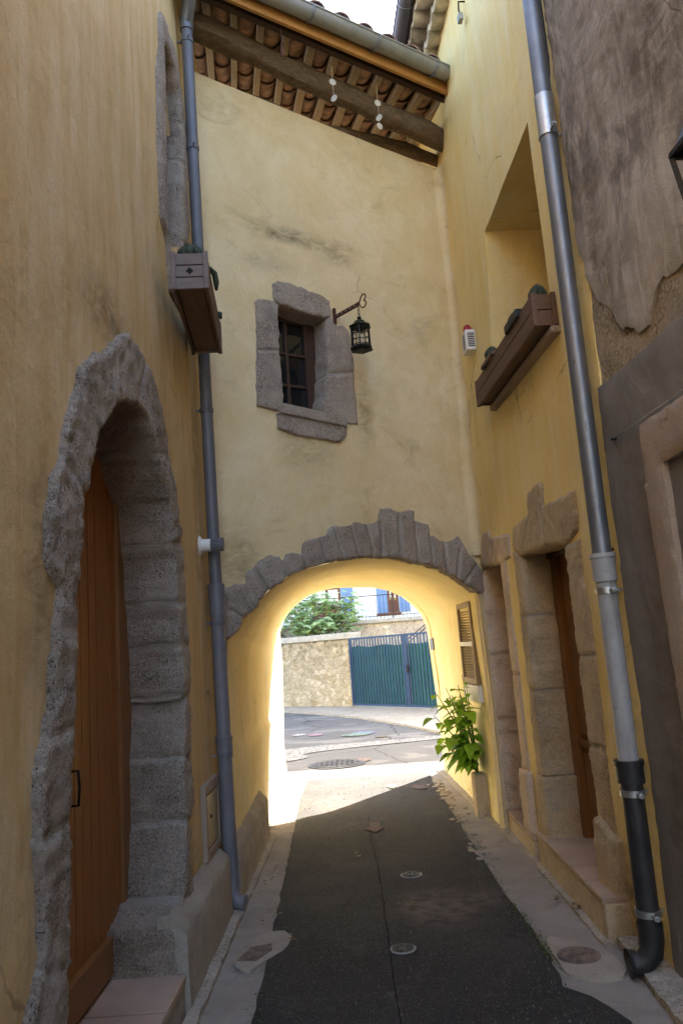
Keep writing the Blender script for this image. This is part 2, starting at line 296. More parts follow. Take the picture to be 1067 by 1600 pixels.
# ------------------------------------------------------------------ object helpers
def link(o, parent=None):
    C.objects.link(o)
    if parent is not None:
        o.parent = parent
        o.matrix_parent_inverse = parent_world(parent).inverted()
    return o
def parent_world(p):
    mtx = p.matrix_basis.copy()
    while p.parent is not None:
        mtx = p.parent.matrix_basis @ p.matrix_parent_inverse @ mtx if False else mtx
        q = p.parent; mtx = q.matrix_basis @ p.matrix_parent_inverse @ mtx; p = q
    return mtx
def thing(name, label, cat, loc=(0, 0, 0), group=None):
    o = bpy.data.objects.new(name, None); o.empty_display_size = .1; o.location = loc; C.objects.link(o)
    o['label'] = label; o['category'] = cat
    if group: o['group'] = group
    return o
def tag(o, label=None, cat=None, group=None, kind=None):
    for k, v in (('label', label), ('category', cat), ('group', group), ('kind', kind)):
        if v: o[k] = v
    return o
class MB:
    def __init__(s): s.v = []; s.f = []; s.a = {}
    def add(s, vs, fs):
        b = len(s.v); s.v += [tuple(p) for p in vs]; s.f += [tuple(i + b for i in f) for f in fs]; return s
    def box(s, c, ex, ey, ez):
        """centre and three half-extent vectors"""
        c, ex, ey, ez = map(Vector, (c, ex, ey, ez)); vs = []
        for a in (-1, 1):
            for b in (-1, 1):
                for d in (-1, 1): vs.append(c + ex * a + ey * b + ez * d)
        fs = [(0, 1, 3, 2), (4, 6, 7, 5), (0, 4, 5, 1), (2, 3, 7, 6), (0, 2, 6, 4), (1, 5, 7, 3)]
        if ex.cross(ey).dot(ez) < 0: fs = [f[::-1] for f in fs]
        return s.add(vs, fs)
    def pbox(s, P, u0, u1, z0, z1, w0, w1):
        c = Vector(P((u0 + u1) / 2, (z0 + z1) / 2, (w0 + w1) / 2))
        return s.box(c, P.T() * ((u1 - u0) / 2), P.N() * ((w1 - w0) / 2), (0, 0, (z1 - z0) / 2))
    def bar(s, a, b, wx, wy, up=(0, 0, 1)):
        a, b = Vector(a), Vector(b); d = b - a; x = d.cross(Vector(up)).normalized(); y = x.cross(d).normalized()
        return s.box((a + b) / 2, d / 2, x * wx / 2, y * wy / 2)
    def tube(s, pts, r, n=12, caps=True, rough=0, seed=0):
        pts = [Vector(p) for p in pts]; rs = r if isinstance(r, (list, tuple)) else [r] * len(pts); b = len(s.v)
        d0 = (pts[1] - pts[0]).normalized(); x = d0.orthogonal().normalized()
        for i, p in enumerate(pts):
            d = (pts[min(i + 1, len(pts) - 1)] - pts[max(i - 1, 0)]).normalized()
            x = (x - d * x.dot(d)).normalized(); y = d.cross(x)
            for k in range(n):
                a = 2 * math.pi * k / n; q = x * math.cos(a) + y * math.sin(a); rr = rs[i]
                if rough: rr *= 1 + rough * noise.noise(p * 3 + q * 1.5 + Vector((seed, 0, 0)))
                s.v.append(tuple(p + q * rr))
        for i in range(len(pts) - 1):
            for k in range(n):
                k2 = (k + 1) % n; s.f.append((b + i * n + k, b + i * n + k2, b + (i + 1) * n + k2, b + (i + 1) * n + k))
        if caps: s.f.append(tuple(b + k for k in range(n))[::-1]); s.f.append(tuple(b + (len(pts) - 1) * n + k for k in range(n)))
        return s
    def lathe(s, base, prof, n=24, axis=(0, 0, 1), flute=0, nf=0):
        base = Vector(base); ax = Vector(axis).normalized(); x = ax.orthogonal().normalized(); y = ax.cross(x); b = len(s.v)
        for r, h in prof:
            for k in range(n):
                a = 2 * math.pi * k / n; rr = r * (1 + flute * (math.cos(a * nf))) if flute else r
                s.v.append(tuple(base + ax * h + x * rr * math.cos(a) + y * rr * math.sin(a)))
        for i in range(len(prof) - 1):
            for k in range(n):
                k2 = (k + 1) % n; s.f.append((b + i * n + k, b + i * n + k2, b + (i + 1) * n + k2, b + (i + 1) * n + k))
        s.f.append(tuple(b + k for k in range(n))[::-1]); s.f.append(tuple(b + (len(prof) - 1) * n + k for k in range(n)))
        return s
    def build(s, name, mat, parent=None, smooth=False, bevel=0, origin=None, attrs=None):
        me = bpy.data.meshes.new(name)
        o0 = Vector(origin) if origin is not None else (parent_world(parent).translation if parent is not None else Vector((0, 0, 0)))
        me.from_pydata([tuple(Vector(p) - o0) for p in s.v], [], s.f)
        if smooth: me.polygons.foreach_set('use_smooth', [True] * len(me.polygons))
        for k, vals in (attrs or s.a).items():
            at = me.attributes.new(k, 'FLOAT', 'POINT'); at.data.foreach_set('value', list(vals))
        me.materials.append(MT[mat]); me.validate(); me.update()
        o = bpy.data.objects.new(name, me); o.location = o0
        link(o, parent)
        if smooth == 'auto':
            for p in me.polygons: p.use_smooth = True
            bm = bmesh.new(); bm.from_mesh(me)
            for e in bm.edges:
                if len(e.link_faces) == 2 and e.calc_face_angle(0) > R(38): e.smooth = False
            bm.to_mesh(me); bm.free()
        if bevel:
            md = o.modifiers.new('bevel', 'BEVEL'); md.width = bevel; md.segments = 2; md.limit_method = 'ANGLE'
        return o

def nz(p, f, seed=0):
    return noise.noise(Vector((p[0] * f + seed * 7.31, p[1] * f - seed * 3.7, (p[2] if len(p) > 2 else 0) * f + seed)))
def inside(pts, poly):
    p = np.asarray(poly); x, y = pts[:, 0], pts[:, 1]; r = np.zeros(len(pts), bool); j = len(p) - 1
    for i in range(len(p)):
        xi, yi = p[i]; xj, yj = p[j]
        if yi != yj:
            c = ((yi > y) != (yj > y)) & (x < (xj - xi) * (y - yi) / (yj - yi) + xi); r ^= c
        j = i
    return r
def refine(poly, step, jit, seed, smooth=False):
    poly = list(poly)
    if smooth:
        for _ in range(1):
            q = []
            for i in range(len(poly)):
                a, b = np.array(poly[i]), np.array(poly[(i + 1) % len(poly)]); q += [tuple(a * .78 + b * .22), tuple(a * .22 + b * .78)]
            poly = q
    out = []
    for i in range(len(poly)):
        a, b = np.array(poly[i]), np.array(poly[(i + 1) % len(poly)]); L = np.linalg.norm(b - a); k = max(1, int(L / step))
        nrm = np.array((b[1] - a[1], a[0] - b[0])) / max(L, 1e-9)
        for q in range(k):
            p = a + (b - a) * q / k
            if jit: p = p + np.array((nz(p, 9, seed), nz(p, 9, seed + 5))) * jit * 1.3 + np.array((nz(p, 30, seed + 2), nz(p, 30, seed + 9))) * jit
            out.append((float(p[0]), float(p[1])))
    return out
def cdt(loops, step):
    pts = [p for l in loops for p in l]; edges = []; b = 0
    for l in loops:
        edges += [(b + i, b + (i + 1) % len(l)) for i in range(len(l))]; b += len(l)
    arr = np.array(pts); lo, hi = arr.min(0), arr.max(0)
    gx = np.arange(lo[0] + step / 2, hi[0], step); gy = np.arange(lo[1] + step / 2, hi[1], step * .87)
    G = np.array([(x + (step / 2 if j % 2 else 0), y) for j, y in enumerate(gy) for x in gx]).reshape(-1, 2)
    if len(G):
        k = inside(G, loops[0])
        for h in loops[1:]: k &= ~inside(G, h)
        G = G[k]
        if len(G):
            d = np.min(np.linalg.norm(G[:, None, :] - arr[None, :, :], axis=2), axis=1); G = G[d > step * .45]
    allp = [Vector(p) for p in pts] + [Vector((float(x), float(y))) for x, y in G]
    v, e, f, ov, oe, of = delaunay_2d_cdt(allp, edges, [], 0, 1e-6)
    V = np.array([(p.x, p.y) for p in v]); T = [tuple(t) for t in f]
    cen = np.array([V[list(t)].mean(0) for t in T]); k = inside(cen, loops[0])
    for h in loops[1:]: k &= ~inside(cen, h)
    T = [t for t, q in zip(T, k) if q]
    out = []
    for t in T:
        a, b_, c = V[t[0]], V[t[1]], V[t[2]]
        if (b_[0] - a[0]) * (c[1] - a[1]) - (b_[1] - a[1]) * (c[0] - a[0]) < 0: t = t[::-1]
        out.append(t)
    mp = {}
    for ni, os in enumerate(ov):
        for q in os: mp[q] = ni
    ln = []; b = 0
    for l in loops: ln.append([mp[b + i] for i in range(len(l))]); b += len(l)
    return V, out, ln, arr
def segd(P, a, b):
    a, b = np.array(a), np.array(b); d = b - a; t = np.clip(((P - a) @ d) / max(d @ d, 1e-12), 0, 1)
    return np.linalg.norm(P - (a + t[:, None] * d), axis=1)
def slab(P, poly, holes=(), w0=-.3, w1=0.0, step=.03, jit=.006, bev=.012, br=.02, amp=.004, freq=8, joints=(), jw=.012, jd=.012, seed=1, soft=True,
         rings=1, stains=(), flip=None, smooth_out=False, hjit=None, lump=0, open_back=True):
    """a wall-plane slab: traced outline, openings, displaced face, rounded arris, sides running back to w0"""
    area = lambda l: sum(l[i][0] * l[(i + 1) % len(l)][1] - l[(i + 1) % len(l)][0] * l[i][1] for i in range(len(l)))
    poly = list(poly); poly = poly if area(poly) > 0 else poly[::-1]
    holes = [list(h) if area(h) < 0 else list(h)[::-1] for h in holes]
    loops = [refine(poly, step, jit, seed, smooth_out)] + [refine(h, step, jit if hjit is None else hjit, seed + 3, smooth_out) for h in holes]
    V, T, ln, arr = cdt(loops, step)
    d = np.min(np.linalg.norm(V[:, None, :] - arr[None, :, :], axis=2), axis=1) if len(V) * len(arr) < 4e7 else np.full(len(V), 9.)
    jm = np.zeros(len(V))
    for a, b in joints: jm = np.maximum(jm, np.clip(1.35 - segd(V, a, b) / jw, 0, 1))
    W = np.empty(len(V))
    for i, (x, y) in enumerate(V):
        W[i] = w1 + amp * (nz((x, y), freq, seed) + .5 * nz((x, y), freq * 2.3, seed + 1)) + (lump * nz((x, y), freq * .35, seed + 4) if lump else 0)
    W -= bev * np.clip(1 - d / br, 0, 1) ** 2 + jd * jm
    st = np.zeros(len(V))
    for (cx, cy, rx, ry, s_) in stains: st = np.maximum(st, s_ * np.clip(1.6 * (1 - np.hypot((V[:, 0] - cx) / rx, (V[:, 1] - cy) / ry)), 0, 1))
    m = MB(); right = isinstance(P, PlaneR)
    # (u, z) right-handed about the outward normal when normal = t x z
    front = [P(x, y, W[i]) for i, (x, y) in enumerate(V)]
    tz = P.T().cross(Vector((0, 0, 1))).dot(P.N()) > 0
    m.add(front, [t if tz else t[::-1] for t in T]); mo = list(jm); sv = list(st)
    for l in ln:
        k = len(l); prev = l
        if not soft:
            b = len(m.v); m.v += [front[i] for i in l]; mo += [jm[i] for i in l]; sv += [st[i] for i in l]; prev = list(range(b, b + k))
        for r in range(1, rings + 1):
            b = len(m.v)
            for i in l:
                x, y = V[i]; f = r / rings; w_ = W[i] * (1 - f) + w0 * f
                jx = amp * 1.5 * nz((x, y, w_), 14, seed + 6) if (rings > 1 and r < rings) else 0
                jy = amp * 1.5 * nz((x, y, w_), 14, seed + 8) if (rings > 1 and r < rings) else 0
                m.v.append(P(x + jx, y + jy, w_)); mo.append(jm[i]); sv.append(0)
            cur = list(range(b, b + k))
            for q in range(k):
                a, b2, c, d2 = prev[q], prev[(q + 1) % k], cur[(q + 1) % k], cur[q]
                m.f.append((a, d2, c, b2) if tz else (a, b2, c, d2))
            prev = cur
    if not open_back: pass
    m.a = {'mort': mo, 'stain': sv}
    return m
def grow(poly, d):
    p = np.array(poly); c = p.mean(0); out = []
    n = len(p); ar = sum(p[i][0] * p[(i + 1) % n][1] - p[(i + 1) % n][0] * p[i][1] for i in range(n)); s = 1 if ar > 0 else -1
    for i in range(n):
        a, b, c_ = p[i - 1], p[i], p[(i + 1) % n]; e1 = (b - a) / max(np.linalg.norm(b - a), 1e-9); e2 = (c_ - b) / max(np.linalg.norm(c_ - b), 1e-9)
        nn = np.array((e1[1] + e2[1], -(e1[0] + e2[0]))); l = np.linalg.norm(nn)
        out.append(tuple(b + (nn / l * d * s if l > 1e-6 else 0)))
    return out

# ================================================================== GROUND
def sheet(name, pts, z, mat, step=.25, jit=.02, thick=.012, amp=.004, kind='structure', stains=(), seed=3, hole=(), smooth=False):
    class G:                                                   # a horizontal "wall": u = x, z-slot = y
        def __call__(s, u, v, w=0): return (u, v, z + w)
        def T(s): return Vector((1, 0, 0))
        def N(s): return Vector((0, 0, 1))
    m = slab(G(), pts, hole, -thick, 0, step, jit, .003, .02, amp, 3, seed=seed, stains=stains, smooth_out=smooth)
    # t x z test in slab is for walls; make faces look up
    o = m.build(name, mat, None, smooth='auto')
    bm = bmesh.new(); bm.from_mesh(o.data); bmesh.ops.recalc_face_normals(bm, faces=bm.faces)
    up = sum(f.normal.z * f.calc_area() for f in bm.faces)
    if up < 0: bmesh.ops.reverse_faces(bm, faces=bm.faces)
    bm.to_mesh(o.data); bm.free()
    if kind: tag(o, kind=kind)
    return o
g = MB(); g.add([(-150, -120, -.03), (150, -120, -.03), (150, 200, -.03), (-150, 200, -.03)], [(0, 1, 2, 3)])
tag(g.build('ground', 'earth'), kind='structure')
sheet('gutter_strip', [(-1.0, -4), (1.9, -4), (1.45, 3.3), (1.3, 6.9), (1.05, 9.95), (-.95, 9.95)], 0, 'concrete', .16, 0, .02, .006)
AL = [(-0.553, 3.706), (-0.557, 4.167), (-0.573, 4.725), (-0.588, 5.156), (-0.584, 5.468), (-0.604, 6.065), (-0.624, 6.816), (-0.637, 7.519), (-0.668, 8.735), (-0.665, 9.376)]
AR = [(1.025, 3.467), (0.943, 3.712), (0.847, 3.825), (0.875, 4.067), (0.874, 4.397), (0.848, 4.961), (0.837, 6.205), (0.824, 7.305), (0.818, 8.351), (0.817, 9.225)]
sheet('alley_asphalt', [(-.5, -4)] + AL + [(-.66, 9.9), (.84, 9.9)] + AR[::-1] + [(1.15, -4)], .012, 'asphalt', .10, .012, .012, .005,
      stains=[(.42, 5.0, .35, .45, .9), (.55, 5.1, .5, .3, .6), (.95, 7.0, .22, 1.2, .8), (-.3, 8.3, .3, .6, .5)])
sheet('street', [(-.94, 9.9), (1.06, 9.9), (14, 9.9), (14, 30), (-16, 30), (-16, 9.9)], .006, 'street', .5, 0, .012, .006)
sheet('pavement', [(-14, 31.6)] + [(-1.962, 20.844), (-0.88, 19.196), (0.038, 17.489), (0.776, 15.578), (1.134, 14.63), (1.429, 13.61)] + [(4.2, 11.2), (9, 6.0), (12, 12), (12, 33), (-14, 33)], .05, 'pavement', .4, .01, .05, .004)
sheet('kerb_strip', [(-.86, 2.0), (-.80, 2.0), (-.79, 5.2), (-.775, 7.1), (-.83, 7.1), (-.86, 5.2)], .03, 'pavement', .06, .008, .03, .008, seed=12)
sheet('kerb_strip', [(1.16, 1.0), (1.42, 1.0), (1.40, 3.6), (1.36, 4.24), (1.24, 4.24), (1.20, 3.6)], .045, 'pavement', .06, .012, .045, .012, seed=13)
sheet('kerb_strip', [(1.17, 4.24), (1.21, 4.24), (1.20, 7.3), (1.14, 7.3), (1.02, 9.9), (.94, 9.9), (1.08, 7.3), (1.16, 6.0)], .022, 'pavement', .06, .008, .03, .008, seed=14)
ck = MB(); qk = random.Random(4)
for k in range(55):
    f = qk.random(); y = 5.9 + 3.3 * f; x = .865 + .05 * f * 0 + qk.gauss(0, .045); s_ = qk.uniform(.012, .042)
    n_ = 6; ph = qk.uniform(0, 6); b0 = len(ck.v); hh = qk.uniform(.013, .018)
    ck.v += [(x + s_ * qk.uniform(.7, 1.2) * math.cos(ph + k2 * 1.047), y + s_ * 1.5 * qk.uniform(.7, 1.2) * math.sin(ph + k2 * 1.047), 0) for k2 in range(n_)]
    ck.v += [(vx * .82 + x * .18, vy * .82 + y * .18, hh) for vx, vy, _ in ck.v[b0:b0 + n_]]
    ck.f += [(b0 + i, b0 + (i + 1) % n_, b0 + n_ + (i + 1) % n_, b0 + n_ + i) for i in range(n_)] + [tuple(b0 + n_ + i for i in range(n_))]
gr = MB()
for k in range(800):
    y = 3.4 + 6.0 * qk.random() ** 1.2; e = qk.random(); x = (-.6 + 1.5 * e) if k % 3 else .86 - abs(qk.gauss(0, .10)); s_ = qk.uniform(.0022, .0055) * (1.7 if qk.random() < .06 else 1)
    ph = qk.uniform(0, 6); b0 = len(gr.v); gr.v += [(x + s_ * math.cos(ph + i * 1.571), y + s_ * math.sin(ph + i * 1.571), .012) for i in range(4)] + [(x + s_ * .2, y, .016 + s_ * .9)]
    gr.f += [(b0 + i, b0 + (i + 1) % 4, b0 + 4) for i in range(4)]
tag(gr.build('grit', 'grit'), 'pale grit scattered over the alley asphalt', None, None, 'stuff')
tag(ck.build('crumbled_stones', 'plinth'), 'small broken stones along the crumbling edge of the asphalt', None, None, 'stuff')
sm = MB(); vs = []
for k in range(62):
    y = 3.0 + k * .075; x = .08 - .012 * (y - 5) + .02 * nz((y, 0), .8, 2) + .006 * nz((y, 1), 6, 2); vs += [(x - .0025, y, .0170), (x + .0025 + .003 * nz((y, 2), 9, 1), y, .0175)]
sm.add(vs, [(2 * k, 2 * k + 1, 2 * k + 3, 2 * k + 2) for k in range(61)]); tag(sm.build('asphalt_seam', 'crack'), kind='structure')
def ground_mark(name, c, rx, ry, mat, seed, zz=.0145, n=22, rag=.25):
    pts = [(c[0] + rx * math.cos(2 * math.pi * k / n) * (1 + rag * nz((k, seed), .9, seed)), c[1] + ry * math.sin(2 * math.pi * k / n) * (1 + rag * nz((k, seed), .9, seed))) for k in range(n)]
    m = MB(); m.add([(x, y, zz) for x, y in pts], [tuple(range(n))]); o = m.build(name, mat); tag(o, kind='structure'); return o
def poly_mark(name, pts, mat, zz): 
    m = MB(); m.add([(x, y, zz) for x, y in pts], [tuple(range(len(pts)))]); o = m.build(name, mat); tag(o, kind='structure')
L1 = [(-1.175, 12.057), (-0.609, 12.461), (-0.006, 12.658), (0.612, 12.782), (1.457, 12.952)]
L2 = [(-1.256, 12.96), (-0.638, 13.173), (-0.001, 13.223), (0.641, 13.274), (1.509, 13.37)]
poly_mark('road_line', [(-9, 11.0)] + L1 + [(8, 14.6), (8, 15.0)] + L2[::-1] + [(-9, 11.7)], 'worn_line', .016)
poly_mark('road_patch', [(-1.25, 11.833), (-1.117, 12.3), (-0.911, 12.476), (-0.756, 11.845), (-1.041, 11.604)], 'worn_line', .0175)
for nm, pt, rx, ry, mt, sd_ in (('white', (467, 1150), .13, .17, 'chalk_white', 1), ('pink', (492, 1150), .13, .17, 'chalk_pink', 2), ('blue', (567, 1147), .22, .25, 'chalk_blue', 3),
                               ('green', (556, 1150), .26, .2, 'chalk_green', 4), ('orange', (565, 1190), .13, .16, 'chalk_orange', 5), ('yellow', (597, 1153), .12, .12, 'chalk_yellow', 6)):
    x, y = {'white': [(-1.114, 15.036)][0], 'pink': [(-0.801, 14.837)][0], 'blue': [(0.094, 14.574)][0], 'green': [(-0.037, 14.352)][0], 'orange': [(0.026, 11.202)][0], 'yellow': [(0.415, 13.776)][0]}[nm]
    ground_mark('chalk_mark', (x, y), rx, ry, mt, sd_, .0165 + sd_ * .0012)
x, y = [(0.342, 9.014)][0]; ground_mark('chalk_mark', (x, y), .05, .12, 'chalk_yellow', 8, .022, rag=.7)
x, y = [(0.63, 8.859)][0]; ground_mark('chalk_mark', (x, y), .08, .13, 'chalk_red', 9, .022, rag=.8)
x, y = [(0.09, 7.117)][0]
poly_mark('chalk_arrow', [(x - .045, y + .19), (x + .05, y + .2), (x + .045, y + .0), (x + .095, y + .01), (x + .0, y - .2), (x - .095, y - .01), (x - .045, y)], 'chalk_red', .0225)
# drain patches in the two gutters
GP = [(0.908, 4.426), (1.038, 4.365), (1.129, 4.261), (1.176, 4.09), (1.17, 3.871), (1.027, 3.841), (0.902, 3.917), (0.885, 4.104)]
sheet('concrete_patch', GP, .017, 'plinth', .05, .009, .02, .003, smooth=True, seed=8)
GQ = [(-0.739, 4.307), (-0.726, 4.522), (-0.646, 4.73), (-0.524, 4.795), (-0.453, 4.692), (-0.464, 4.518), (-0.57, 4.366), (-0.651, 4.221)]
sheet('concrete_patch', GQ, .017, 'plinth', .05, .009, .02, .003, smooth=True, seed=9)

def valve(name, pt, r, label, group):
    t = thing(name, label, 'valve cover', (pt[0], pt[1], .014), group)
    MB().lathe((pt[0], pt[1], .013), [(r, 0), (r, .004), (r * .9, .005)], 28).build('rim', 'zinc_dull', t, smooth='auto')
    b = MB(); b.lathe((pt[0], pt[1], .014), [(r * .84, 0), (r * .84, .008), (r * .7, .008), (r * .68, .004), (r * .58, .004), (r * .56, .009), (r * .46, .009), (r * .44, .004), (r * .28, .004), (r * .26, .008)], 28)
    for k in range(5): b.box((pt[0] + r * .36 * math.cos(k * 1.257), pt[1] + r * .36 * math.sin(k * 1.257), .0195), (r * .1, 0, 0), (0, r * .14, 0), (0, 0, .003))
    b.build('lid', 'worn_iron', t, smooth='auto'); return t
valve('valve_cover', [(0.298, 5.666)][0], .075, 'small round bright metal valve cover set in the asphalt, the farther one nearer the arch', 'valve covers in the asphalt')
valve('valve_cover', [(0.154, 4.376)][0], .07, 'small round metal valve cover set in the asphalt, the nearer one close to the camera', 'valve covers in the asphalt')
def drain(name, pts, z, label, mat):
    m = MB(); n = len(pts); m.add([(x, y, z) for x, y in pts] + [(x, y, z - .012) for x, y in pts], [tuple(range(n))] + [(i, i + n, (i + 1) % n + n, (i + 1) % n) for i in range(n)])
    c = np.array(pts).mean(0); o = m.build(name, mat, None, origin=(c[0], c[1], z)); tag(o, label, 'drain cover'); return o
drain('drain_cover', [(-0.714, 4.367), (-0.668, 4.529), (-0.559, 4.563), (-0.545, 4.489), (-0.618, 4.35)], .024, 'rusty flat drain cover in a concrete patch of the left gutter', 'rust_drain')
cc = [(1.006, 4.121)][0]
o = MB().lathe((cc[0], cc[1], .010), [(.105, 0), (.105, .012), (.092, .013), (.088, .009), (.06, .009), (.057, .012), (.03, .012), (.027, .009)], 26).build('drain_cover', 'rust_drain', None, smooth='auto', origin=(cc[0], cc[1], .01)); tag(o, 'rusty round drain cover in a concrete patch of the right gutter', 'drain cover')
mh = [(-0.313, 11.013)][0]
t = thing('manhole_cover', 'large round metal manhole cover in the street just beyond the arch', 'manhole cover', (mh[0], mh[1], .012))
MB().lathe((mh[0], mh[1], .012), [(.40, 0), (.40, .008), (.36, .009)], 32).build('rim', 'worn_iron', t, smooth='auto')
b = MB(); b.lathe((mh[0], mh[1], .012), [(.34, 0), (.34, .016)], 32)
for i in range(-4, 5):
    for j in range(-4, 5):
        if i * i + j * j < 17: b.box((mh[0] + i * .07, mh[1] + j * .07, .030), (.02, 0, 0), (0, .02, 0), (0, 0, .003))
b.build('lid', 'worn_iron', t)

def resample_arc(pl, n):
    p = np.array(pl); s_ = np.concatenate([[0], np.cumsum(np.linalg.norm(np.diff(p, axis=0), axis=1))]); q = np.linspace(0, s_[-1], n)
    return list(zip(np.interp(q, s_, p[:, 0]), np.interp(q, s_, p[:, 1])))
# ================================================================== LEFT HOUSE
LH = thing('ochre_house', 'tan ochre plastered house with the stone-arched wooden door, along the left of the alley', 'house', (-1.2, 3.0, 0))
door_out = [(2.222, 0.682), (2.27, 0.727), (2.311, 0.779), (2.323, 0.931), (2.293, 1.107), (2.294, 1.302), (2.361, 1.394), (2.408, 1.505)] + [(2.41, 1.601), (2.463, 1.804), (2.474, 1.859), (2.367, 1.933), (2.374, 2.048), (2.42, 2.205), (2.504, 2.306), (2.54, 2.417), (2.624, 2.54), (2.702, 2.687), (2.755, 2.736), (3.055, 2.915), (3.233, 3.05), (3.346, 3.081), (3.549, 3.091), (3.725, 3.071), (3.908, 2.965), (4.047, 2.819), (4.085, 2.694), (4.232, 2.521), (4.32, 2.315), (4.356, 2.154), (4.381, 1.923), (4.436, 1.506)] + [(4.381, 1.372), (4.363, 1.052), (4.401, 0.826), (4.268, 0.73), (4.266, 0.507), (4.351, 0.35), (3.867, 0.332)]
door_in = [(2.496, 0.56), (2.529, 0.866), (2.536, 1.128), (2.6, 1.521)] + [(2.609, 1.486), (2.63, 1.871), (2.669, 1.899), (2.679, 2.053), (2.734, 2.202), (2.849, 2.422), (2.91, 2.507), (3.139, 2.695), (3.48, 2.8), (3.627, 2.786), (3.776, 2.679), (3.909, 2.559), (4.073, 2.41), (4.101, 2.217), (4.145, 2.131), (4.152, 1.91), (4.208, 1.68), (4.217, 1.375)] + [(4.247, 1.396), (4.181, 1.078), (4.161, 0.783), (4.078, 0.446), (3.811, 0.358)]
door_out = [(door_out[0][0] - .04, .12)] + door_out + [(door_out[-1][0], .12)]
door_in2 = [(door_in[0][0], .14)] + door_in + [(door_in[-1][0], .14)]
win_out = [(4.277, 4.093), (4.158, 4.18), (4.151, 4.488), (4.163, 4.818), (4.175, 5.157), (4.27, 5.443), (4.265, 5.648), (4.361, 5.765), (4.508, 5.782), (4.723, 5.804), (4.851, 5.663), (4.95, 5.548), (5.024, 5.273), (4.995, 4.871), (4.999, 4.575), (4.919, 4.438)]
win_in = [(4.34, 4.105), (4.267, 4.246), (4.343, 4.852), (4.381, 5.276), (4.384, 5.543), (4.448, 5.582), (4.659, 5.616), (4.787, 5.496), (4.841, 5.217), (4.777, 4.732), (4.726, 4.33)]
wall_hole_d = [tuple((np.array(a) * .5 + np.array(b) * .5)) for a, b in zip([door_in2[0]] + door_in2, [door_in2[0]] + door_in2)]
wl = slab(PL, [(-9, -.1), (9.9, -.1), (9.9, 6.55), (.6, 6.55), (.5, 7.6), (-9, 7.6)], [grow(door_in2, .05), grow(win_in, .03)], -.5, 0, .13, 0, 0, .02, .012, 1.1, soft=False, lump=.02,  # unseen rear stretch raised to cut skylight from behind the camera
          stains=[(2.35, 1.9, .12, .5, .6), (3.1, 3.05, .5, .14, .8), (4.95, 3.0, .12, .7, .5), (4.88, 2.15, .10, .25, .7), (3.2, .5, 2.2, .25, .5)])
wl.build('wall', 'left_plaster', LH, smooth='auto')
DJ = [([(2.504, 2.306)][0], [(2.721, 2.2)][0]), ([(2.813, 2.699)][0], [(2.919, 2.568)][0]), ([(3.637, 3.101)][0], [(3.48, 2.8)][0]), ([(3.965, 2.677)][0], [(3.675, 2.603)][0])]
for a, b in (([(4.072, 2.207)][0], [(4.436, 2.255)][0]), ([(4.028, 1.893)][0], [(4.443, 1.913)][0]), ([(3.996, 1.667)][0], [(4.465, 1.667)][0]), ([(3.961, 1.416)][0], [(4.479, 1.383)][0]), ([(4.113, 1.095)][0], [(4.403, 1.055)][0]), ([(4.065, 0.792)][0], [(4.422, 0.728)][0]), ([(4.01, 0.439)][0], [(4.354, 0.364)][0]),
             ([(2.283, 1.109)][0], [(2.536, 1.128)][0]), ([(2.311, 0.771)][0], [(2.512, 0.694)][0]), ([(2.383, 1.392)][0], [(2.605, 1.405)][0])):
    DJ.append((a, b))
ds = slab(PL, door_out, [door_in2], -.30, .026, .016, .014, .014, .018, .010, 17, DJ, .022, .006, 4, rings=9, hjit=.008, lump=.006)
ds.build('door_surround', 'travertine', LH, smooth=True)
win_out = [(win_out[0][0] + .06, 3.80)] + win_out + [(win_out[-1][0], 3.80)]; win_in = [(win_in[0][0] + .05, 3.82)] + win_in + [(win_in[-1][0], 3.82)]
ws = slab(PL, win_out, [win_in], -.42, .022, .03, .008, .024, .03, .008, 13, [((4.3, 5.0), (4.9, 5.0)), ((4.3, 4.35), (4.9, 4.35))], .014, .012, 5, rings=7)
ws.build('window_surround', 'travertine', LH, smooth=True)
arc = [p for p in win_in[len(win_in) // 2 - 1:] if p[1] > 4.9]; cen = np.mean(np.array(win_in), 0); rv = MB(); vs = []
arc = resample_arc(arc, 24)
for (u, z) in arc:
    q_ = np.array((u - .035, z - .03))
    for k in range(6): vs.append(PL(q_[0] + .004 * nz((u, z, k), 8, 2), q_[1], -.06 - .38 * k / 5))
rv.add(vs, [(i * 6 + k, i * 6 + k + 1, (i + 1) * 6 + k + 1, (i + 1) * 6 + k) for i in range(len(arc) - 1) for k in range(5)]); rv.build('window_reveal', 'left_plaster', LH, smooth=True)
wn = MB(); wn.pbox(PL, 4.0, 5.4, 3.6, 6.0, -.50, -.43); wn.build('window_pane', 'glass', LH)
# arched plank door
dr = MB(); y = 2.35
rr = random.Random(3)
while y < 4.5:
    wd = .105 + rr.uniform(-.008, .008) if y > 2.75 else .15
    dr.pbox(PL, y, y + wd - .009, .2, 3.0, -.36, -.285 + rr.uniform(-.002, .002)); y += wd
dl = dr.build('door', 'door_wood', LH)
b = MB(); b.pbox(PL, 2.35, 4.38, .2, .36, -.30, -.255); b.pbox(PL, 4.04, 4.30, .2, 2.6, -.30, -.262); b.build('rail', 'brown_door', dl, bevel=.008)
b = MB(); h0 = [(3.373, 1.093)][0]; hu = h0[0] + .0; hz = h0[1]; b.tube([PL(hu, hz + .07, -.285), PL(hu, hz + .07, -.25), PL(hu, hz, -.245), PL(hu, hz - .07, -.25), PL(hu, hz - .07, -.285)], .006, 8); b.build('handle', 'iron', dl, smooth=True)
b = MB(); b.pbox(PL, 2.2, 4.6, .1, 3.1, -.5, -.37); b.build('door_backing', 'dark_room', LH)  # added block, stops skylight leaking through the plank gaps
